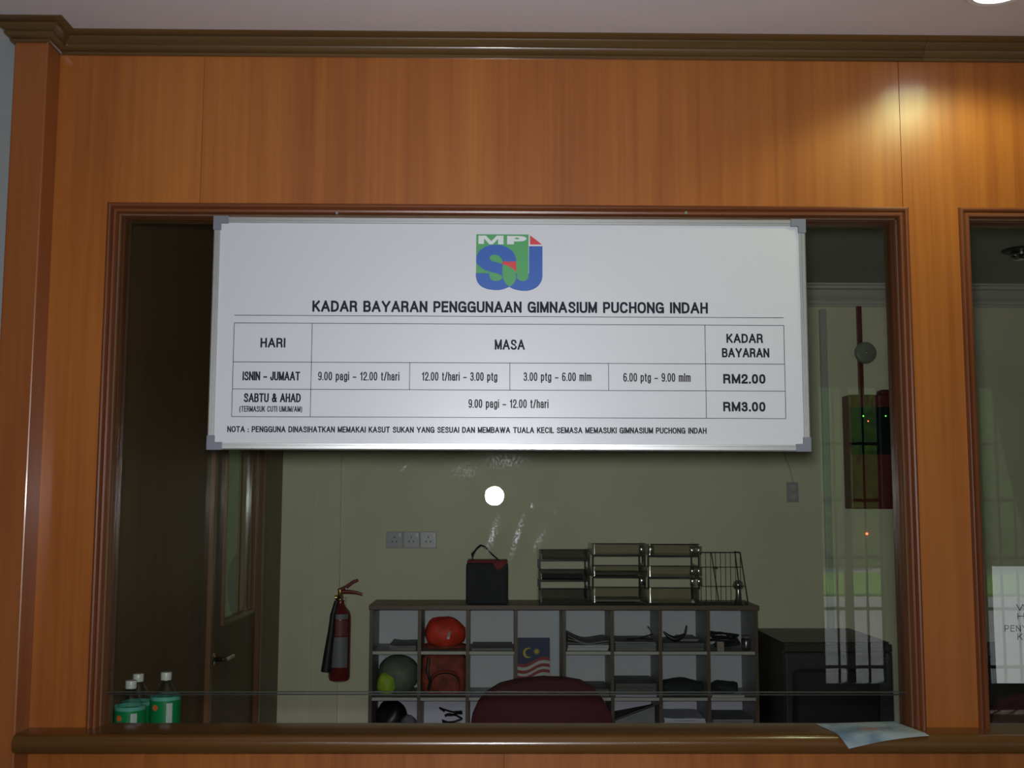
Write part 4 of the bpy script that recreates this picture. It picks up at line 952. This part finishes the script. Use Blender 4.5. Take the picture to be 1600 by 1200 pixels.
# row 2
c0 = cell(0); xm = (c0[0] + c0[1]) / 2 + .006
t = thing('helmet_bag', (xm, FY + .13, R2), 'round grey green bag with a lime patch in the left pigeonhole, second row', 'bag')
blob('bag_body', xm, FY + .13, R2, .196, .21, .178, M['bag_green'], t, 31, .06, pw=2.2)
blob('lime_pouch', xm - .048, FY + .055, R2 + .004, .095, .085, .105, M['bag_lime'], t, 32, .12, pw=2.3)
obj('bag_strap', MB().tube([(xm + .095 * math.cos(a), FY + .13 - .02 * math.sin(a), R2 + .09 + .09 * math.sin(a)) for a in [PI * (.12 + .76 * k / 12) for k in range(13)]], .005, 8), M['black'], t, smooth=True)
c_ = cell(1); xm = (c_[0] + c_[1]) / 2
t = thing('rust_backpack', (xm, FY + .12, R2), 'rust orange backpack filling the second pigeonhole of the second row', 'backpack')
blob('pack_body', xm, FY + .13, R2, .207, .20, .196, M['rust'], t, 41, .05, pw=6)
blob('front_pocket', xm + .01, FY + .035, R2 + .01, .14, .05, .11, M['rust'], t, 42, .08, pw=3)
obj('pocket_zip', MB().tube([(xm + .01 + .06 * math.cos(a), FY + .012, R2 + .075 + .035 * math.sin(a)) for a in [PI * k / 10 for k in range(11)]], .003, 6), M['black'], t)
obj('pack_strap', MB().tube([(xm - .07, FY + .03, R2 + .18), (xm - .075, FY + .012, R2 + .12), (xm - .06, FY + .014, R2 + .07), (xm - .07, FY + .03, R2 + .03)], .008, 8, flat=.5), M['black'], t, smooth=True)
sheets('paper_stack', 4, R2, 4, .009, M['paper_dark'], 'dark papers half hidden by the maroon chair, second row', 'papers', seed=15)
t, z = sheets('paper_stack', 5, R2, 2, .006, M['paper'], 'white sheets at the bottom of the sixth pigeonhole, second row', 'papers', seed=16)
sheets('folder_stack', 5, z + .0004, 5, .010, M['paper_dark'], 'dark grey folder stack on white sheets, sixth pigeonhole of the second row', 'folders', seed=17)
c7 = cell(6)
blob('dark_cloth', (c7[0] + c7[1]) / 2, FY + .12, R2, .205, .20, .068, M['dark_cloth'], None, 51, .16, pw=2.6)
tag(bpy.data.objects['dark_cloth'], 'dark folded cloth heap in the seventh pigeonhole, second row', 'cloth')
c8 = cell(7)
t = thing('white_tray', (c8[0] + .09, FY + .1, R2), 'shallow white tray in the rightmost pigeonhole, second row', 'tray')
obj('tray_base', MB().box(c8[0] + .008, c8[0] + .16, FY + .01, FY + .22, R2, R2 + .004), M['white_plastic'], t)
obj('tray_rim', MB().box(c8[0] + .008, c8[0] + .16, FY + .01, FY + .013, R2 + .0042, R2 + .014).box(c8[0] + .008, c8[0] + .011, FY + .0132, FY + .22, R2 + .0042, R2 + .014).box(c8[0] + .157, c8[0] + .16, FY + .0132, FY + .22, R2 + .0042, R2 + .014), M['white_plastic'], t)
blob('dark_glove', c8[0] + .084, FY + .11, R2 + .0046, .14, .16, .055, M['dark_cloth'], None, 52, .2, pw=2.4)
tag(bpy.data.objects['dark_glove'], 'dark crumpled glove lying in the white tray', 'glove')
# row 3
c0 = cell(0)
blob('black_shoe_bag', c0[0] + .082, FY + .165, R3, .15, .17, .168, M['black'], None, 61, .18, pw=2.2)
tag(bpy.data.objects['black_shoe_bag'], 'black shoe bag in the left pigeonhole of the third row', 'bag')
blob('grey_cap', c0[1] - .042, FY + .04, R3, .08, .065, .127, M['grey_cloth'], None, 62, .12, pw=2.2)
tag(bpy.data.objects['grey_cap'], 'grey cap beside the black shoe bag, third row', 'cap')
random.seed(23); c_ = cell(1); pts = []
for k in range(44):
    a = k * .66; r = .02 + .045 * random.random(); pts.append((c_[1] - .075 + r * math.cos(a), FY + .12 + r * math.sin(a), R3 + .006 + .125 * (k / 44) + .014 * random.random()))
tag(obj('cable_tangle', MB().tube(pts, .0045, 6), M['black'], smooth=True), 'black cables tangled in the second pigeonhole of the third row', 'cables', kind='stuff')
c6 = cell(5); a, b = c6[0] + .004, c6[1] - .01
fo = thing('slanted_folder', ((a + b) / 2, FY + .15, R3), 'grey ring folder leaning open in the sixth pigeonhole, third row', 'folder')
obj('folder_cover', MB().sheet(lambda u, v: (a + (b - a) * u, FY + .04 + .2 * v, R3 + .105 + .072 * u * (1 - .5 * v)), 6, 3, .003), M['paper_dark'], fo)
obj('folder_pages', MB().sheet(lambda u, v: (a + .004 + (b - a - .01) * u, FY + .045 + .19 * v, R3 + .098 + .068 * u * (1 - .5 * v)), 6, 3, .092), M['paper_grey'], fo)
sheets('paper_stack', 6, R3, 11, .0110, M['paper'], 'white paper stack in the seventh pigeonhole, third row', 'papers', seed=18, curl=.006)
sheets('paper_stack', 7, R3, 11, .0105, M['paper_grey'], 'grey paper stack in the rightmost pigeonhole, third row', 'papers', seed=19)

# ------------------------------------------------------------------ on top of the cubby shelf
ZTT = ZT + .0006
def cooler():
    y0, y1 = FY + .02, FY + .20; a, b = at(728, 900, y0).x, at(794, 900, y0).x; zt = at(760, 880, y0).z
    t = thing('cooler_bag', ((a + b) / 2, (y0 + y1) / 2, ZTT), 'black lunch cooler bag with a red lid and strap on the shelf unit', 'bag')
    obj('bag_body', MB().box(a, b, y0, y1, ZTT, zt), M['cooler'], t, bevel=.012, seg=3)
    ld = MB(); h = .012
    ld.box(a + .004, b - .002, y0 + .002, y1 - .002, zt + .0004, zt + h)
    obj('bag_lid', ld, M['bag_red'], t, bevel=.006, seg=3)
    fl = MB().prism([(a + (b - a) * .62, zt + .002), (b - .004, zt + .002), (b - .03, zt - .022), (a + (b - a) * .75, zt - .035)], 'Y', y0 - .004, y0 - .0005)
    obj('lid_flap', fl, M['bag_red'], t, bevel=.001)
    P0 = [at(px, py, y0 + .05) for px, py in ((738, 880), (738, 866), (745, 857), (751, 852), (758, 854), (764, 861), (771, 868), (780, 876))]
    obj('handle', MB().tube([(p.x, y0 + .06 + .03 * math.sin(i), p.z + (.0 if i else -.006)) for i, p in enumerate(P0)], [.0075] * 5 + [.006] * 3, 10, flat=.5), M['cooler'], t, smooth=True)
cooler()

def tray_stack(p0, p1, zs, y0, depth, label, mat='smoke', lean=0):
    """letter trays: each a bent sheet of smoked acrylic with an up-turned curved front, on risers"""
    a, b = at(p0, 900, y0).x, at(p1, 900, y0).x
    t = thing('letter_tray_stack', ((a + b) / 2, y0 + depth / 2, ZTT), label, 'letter trays', 'letter tray stacks on the shelf unit')
    for k, (zb, zt) in enumerate(zs):
        tr = MB(); th = .003; rr = .010
        # front-back section: floor then front lip leaning outwards, rounded at the fold
        sec = [(y0 + depth, zb + .004), (y0 + rr + .004, zb + .002)]
        sec += [(y0 + .004 + rr - rr * math.sin(g), zb + .002 + rr - rr * math.cos(g)) for g in [PI / 2 * i / 5 for i in range(1, 6)]] + [(y0, zt - .004), (y0 - .003, zt)]
        for (ya, za), (yb, zb_) in zip(sec[:-1], sec[1:]):
            tr.add([(a + .012, ya, za), (b - .012, ya, za), (b - .012, yb, zb_), (a + .012, yb, zb_)], [(0, 1, 2, 3)])
        ty = obj('tray', tr, M[mat], t, smooth=True)
        sd = MB()
        for x, s_ in ((a + .012, -1), (b - .012, 1)):
            # rounded upright corners that join front lip and side wall
            rc = .014 if s_ < 0 else .030
            arc = [(x - s_ * (rc - .010) + s_ * rc * math.sin(g), y0 + rc - rc * math.cos(g)) for g in [PI / 2 * i / 8 for i in range(9)]] + [(x + s_ * .010, y0 + depth)]
            vv = []
            for xa, ya in arc: vv += [(xa, ya, zb + .002), (xa, ya + .07 * (zt - zb), zt)]
            sd.add(vv, [(2 * i, 2 * i + 2, 2 * i + 3, 2 * i + 1) for i in range(len(arc) - 1)])
        obj('tray_side', sd, M['clear'], ty, smooth=True)
        obj('tray_edge', MB().box(a + .004, b - .004, y0 - .003, y0 + .006, zb - .004, zb + .004), M['smoke_dark'], ty, bevel=.001)
        obj('tray_edge', MB().box(a + .006, b - .006, y0 - .006, y0 - .002, zt - .003, zt + .0008), M['smoke_dark'], ty)
        if k < len(zs) - 1:
            nz = zs[k + 1][0] - .004
            for x in (a + .004, b - .010):
                for yy in (y0 + .012, y0 + depth - .02): obj('riser', MB().box(x, x + .008, yy, yy + .008, zt - .01 if yy < y0 + .1 else zb + .004, nz), M['smoke_dark'], t)
    return t, a, b
def zp(px, py, y): return at(px, py, y).z
y0 = FY + .03
z = lambda py: zp(880, py, y0)
b0 = ZTT + .0045
ts1, a, b = tray_stack(841, 922, [(b0, z(919)), (z(907), z(889)), (z(875), z(858))], y0, .25, 'smoked acrylic letter tray stack nearest the cooler bag')
z = lambda py: zp(965, py, y0)
ts2, a2, b2 = tray_stack(924, 1010, [(b0, z(917)), (z(902), z(883)), (z(868), z(849))], y0 + .01, .24, 'smoked acrylic letter tray stack in the middle of three', 'smoke_light')
z = lambda py: zp(1052, py, y0)
ts3, a3, b3 = tray_stack(1011, 1095, [(b0, z(918)), (z(903), z(884)), (z(869), z(850))], y0 + .01, .24, 'smoked acrylic letter tray stack beside the wire rack', 'smoke_light')
def glint_lens(st, tray_i, x, zc, w_=.034, h_=.040):  # tabs added to the trays only to throw back bright flash glints
    """bulged clear tab on a tray front"""
    ty = [c for c in st.children if c.name.split('.')[0] == 'tray'][tray_i]
    yf = FY + .03 + .010 - .004; nu, nv = 10, 8; vs = []
    for j in range(nv + 1):
        for i in range(nu + 1):
            u, v = 2 * i / nu - 1, 2 * j / nv - 1; b_ = max(0, (1 - u * u)) * max(0, (1 - v * v))
            vs.append((x + u * w_ / 2, yf - .0015 - .007 * b_ ** .6, zc + v * h_ / 2))
    obj('glint_tab', MB().add(vs, [(j * (nu + 1) + i, j * (nu + 1) + i + 1, (j + 1) * (nu + 1) + i + 1, (j + 1) * (nu + 1) + i) for j in range(nv) for i in range(nu)]), M['lens'], ty, smooth=True)
for k, (c2_, c3_) in enumerate(((908, 909), (893, 893), (859, 860))):
    glint_lens(ts2, k, b2 - .020, zp(1000, c2_, y0)) if k != 1 else None
    glint_lens(ts3, k, a3 + .020, zp(1020, c2_, y0)) if k == 2 else None
    glint_lens(ts3, k, b3 - .040, zp(1075, c3_, y0), .028); glint_lens(ts3, k, b3 - .008, zp(1088, c3_, y0), .028)
for (aa, bb, zz_, lb) in ((a, b, z(906) + .0, 'papers in the middle tray of the stack nearest the cooler bag'), (a2, b2, z(901), 'papers in the middle tray of the middle tray stack'), (a2, b2, b0 + .001, 'papers in the bottom tray of the middle tray stack')):
    t = thing('tray_papers', ((aa + bb) / 2, y0 + .12, zz_ + .006), lb, 'papers')
    for k in range(3): obj('paper', MB().box(aa + .022, bb - .022, y0 + .028 + .002 * k, y0 + .225, zz_ + .007 + .0032 * k, zz_ + .0098 + .0032 * k), M['paper_grey'] if zz_ > 1.12 else M['paper'], t)

# wire rack
def wire_rack():
    ya, yb = FY + .06, FY + .09
    t = thing('wire_rack', (at(1130, 940, ya).x, ya, ZTT), 'black wire file rack with a slanted right side on the shelf unit', 'rack')
    xl, xr = at(1095, 900, ya).x, at(1157, 900, ya).x; zt = at(1130, 863, ya).z; xb = at(1168, 900, ya).x; zb = ZTT + .008
    n = 8
    for k in range(n + 1):
        x = xl + (xr - xl) * k / n; obj('wire', MB().tube([(x, ya, zb), (x, ya, zt)], .0013, 6), M['wire'], t)
    for zz_, r in ((zt, .0022), (at(1130, 886, ya).z, .0016), (at(1130, 916, ya).z, .0016), (zb, .0025)):
        e = xr + (xb - xr) * (zt - zz_) / (zt - zb); obj('wire', MB().tube([(xl, ya, zz_), (e, ya, zz_)], r, 6), M['wire'], t)
    obj('side_wire', MB().tube([(xr, ya, zt), (xb, ya - .0, zb)], .003, 6), M['wire'], t)
    obj('side_wire', MB().tube([(xr, ya, zt), (xr, ya + .12, zt), (xb, ya + .16, zb)], .003, 6), M['wire'], t)
    q0, q1 = at(1111, 864, ya), at(1123, 935, ya)
    obj('prop_wire', MB().tube([(q0.x, ya - .006, q0.z), (q1.x, ya - .006, ZTT + .006)], .0025, 6), M['wire'], t)
    q = at(1117, 887, ya); obj('clip', MB().box(q.x - .011, q.x + .011, ya - .012, ya - .003, q.z - .005, q.z + .006), M['black'], t, bevel=.001)
    obj('rack_base', MB().box(xl, xb, ya - .02, ya + .17, ZTT, ZTT + .0065), M['black'], t, bevel=.002)
wire_rack()
q = at(1153, 915, FY + .02)
t = thing('glass_globe', (q.x, FY + .02, ZTT), 'small round clear glass globe on a glass foot at the right of the rack', 'ornament')
t.location.y = FY + .014
gz = at(1150, 914, FY + .014).z
obj('globe', MB().lathe([(.001, -.026), (.012, -.023), (.022, -.012), (.026, 0), (.022, .013), (.012, .023), (.001, .026)], (q.x, FY + .014, gz), n=24, cap=False), M['clear'], t, smooth=True)
obj('globe_foot', MB().lathe([(.026, ZTT), (.028, ZTT + .004), (.020, ZTT + .02), (.014, (ZTT + gz - .026) / 2), (.012, gz - .0235)], (q.x, FY + .014, 0), n=24, cap=False), M['clear'], t, smooth=True)

# ------------------------------------------------------------------ chairs, fridge, table
def office_chair(pts, y, name, label, mat, zs, seatw=.46, base=True):
    xs = [p.x for p in pts]; cx = (min(xs) + max(xs)) / 2
    t = thing(name, (cx, y + .1, 0), label, 'chair')
    out = [(p.x, p.z) for p in pts]; zl = zs
    out += [(max(xs) + .004, zl + .08), (max(xs) - .05, zl), (min(xs) + .05, zl), (min(xs) - .004, zl + .08)]
    n = len(out); cxy = sum(p[0] for p in out) / n; czz = sum(p[1] for p in out) / n
    vs = []
    rings = [(1.0, 0.0), (1.0, .035), (.93, .05), (.5, .058)]
    mb = MB()
    for s_, off in ((.93, -.012), (1.0, .0), (1.0, .03), (.93, .045)):
        for x, z_ in out:
            X = cxy + (x - cxy) * s_; Z = czz + (z_ - czz) * s_; bow = .05 * ((X - cxy) / .25) ** 2
            vs.append((X, y + off + bow * .6, Z))
    fs = [(r * n + i, r * n + (i + 1) % n, (r + 1) * n + (i + 1) % n, (r + 1) * n + i) for r in range(3) for i in range(n)]
    vs += [(cxy, y - .018, czz), (cxy, y + .05, czz)]
    for i in range(n): fs.append((4 * n, (i + 1) % n, i)); fs.append((4 * n + 1, 3 * n + i, 3 * n + (i + 1) % n))
    mb.add(vs, fs); obj('backrest', mb, M[mat], t, smooth=True)
    # seen from behind: the seat reaches away from the viewer
    blob('seat', cx, y + .30, .43, seatw, .44, .09, M[mat], t, 3, .0, pw=5)
    obj('back_bar', MB().tube([(cx, y + .06, zl + .1), (cx, y + .03, .48), (cx, y + .08, .41), (cx, y + .25, .41)], .018, 8, flat=1.4), M['black'], t, smooth=True)
    obj('gas_column', MB().lathe([(.028, .09), (.028, .25), (.016, .255), (.016, .43)], (cx, y + .28, 0), n=16), M['black'], t, smooth=True)
    for k in range(5):
        a = 2 * PI * k / 5 + .3; e = (cx + .26 * math.cos(a), y + .28 + .26 * math.sin(a))
        lg_ = obj('base_leg', MB().tube([(cx, y + .28, .11), (e[0], e[1], .075)], [.022, .014], 8), M['black'], t, smooth=True)
        obj('castor', MB().lathe([(.0, -.012), (.022, -.012), (.026, 0), (.022, .012), (0, .012)], (e[0], e[1], .027), 'X', 16, cap=False), M['black'], lg_, smooth=True)
pts = [at(px, py, .95) for px, py in ((734, 1140), (738, 1118), (747, 1098), (761, 1082), (781, 1069), (808, 1062), (845, 1058), (882, 1059), (908, 1064), (928, 1076), (944, 1096), (956, 1118), (962, 1140))]
office_chair(pts, .95, 'office_chair', 'maroon fabric office chair with a rounded back in front of the shelf unit', 'maroon', .55)
pts = [at(px, py, 1.6) for px, py in ((1243, 1140), (1243, 1056), (1246, 1050), (1253, 1047), (1310, 1046), (1366, 1047), (1373, 1050), (1376, 1056), (1376, 1140))]
office_chair(pts, 1.6, 'task_chair', 'black chair with a square rounded back in front of the grey fridge', 'mesh_black', .55, .36)
pts = [at(px, py, .9) for px, py in ((1552, 1150), (1556, 1112), (1566, 1096), (1584, 1088), (1620, 1084), (1680, 1086), (1710, 1096), (1722, 1112), (1728, 1150))]
office_chair(pts, .9, 'office_chair', 'very dark maroon chair seen low behind the right hand window', 'maroon', .55)

# fridge
fx0, fx1, fz = 1.272, 1.747, .945
t = thing('mini_fridge', ((fx0 + fx1) / 2, 2.5, 0), 'dark grey waist high mini fridge standing against the back wall', 'fridge')
obj('fridge_body', MB().box(fx0, fx1, 2.235, 2.80, .02, fz), M['fridge_side'], t, bevel=.006)
obj('fridge_top', MB().box(fx0 - .001, fx1 + .001, 2.233, 2.802, fz + .0005, fz + .006), M['fridge'], t, bevel=.002)
dr_ = obj('fridge_door', MB().box(fx0, fx1, 2.19, 2.232, .06, fz - .035), M['fridge'], t, bevel=.008)
obj('door_top_trim', MB().box(fx0, fx1, 2.192, 2.232, fz - .033, fz), M['fridge_side'], t, bevel=.004)
q = at(1382, 1028.5, 2.19); obj('name_badge', MB().box(q.x - .021, q.x + .021, 2.1885, 2.1898, q.z - .003, q.z + .003), M['steel'], dr_)
for x in (fx0 + .04, fx1 - .04):
    for yy in (2.26, 2.76): obj('foot', MB().lathe([(.018, 0), (.016, .02)], (x, yy, 0), n=12), M['black'], t)
# dark side table behind right window
q0 = at(1536, 1025, 2.3); tt = thing('black_side_table', (2.75, 2.5, 0), 'black side cabinet along the back wall behind the right hand window', 'cabinet')
obj('table_top', MB().box(q0.x, 3.35, 2.3, 2.84, q0.z - .025, q0.z), M['black'], tt, bevel=.003)
obj('table_body', MB().box(q0.x + .01, 3.34, 2.32, 2.84, .05, q0.z - .026), M['fridge_side'], tt)
for k in range(2): 
    d_ = obj('cabinet_door', MB().box(q0.x + .014 + k * .53, q0.x + .53 + k * .53, 2.305, 2.3195, .07, q0.z - .03), M['fridge_side'], tt, bevel=.002)
    obj('door_knob', MB().lathe([(.006, 0), (.006, -.012), (.012, -.016), (.010, -.022), (0, -.023)], (q0.x + .48 + k * .1, 2.305, q0.z - .14), 'Y', 14, cap=False), M['steel'], d_)
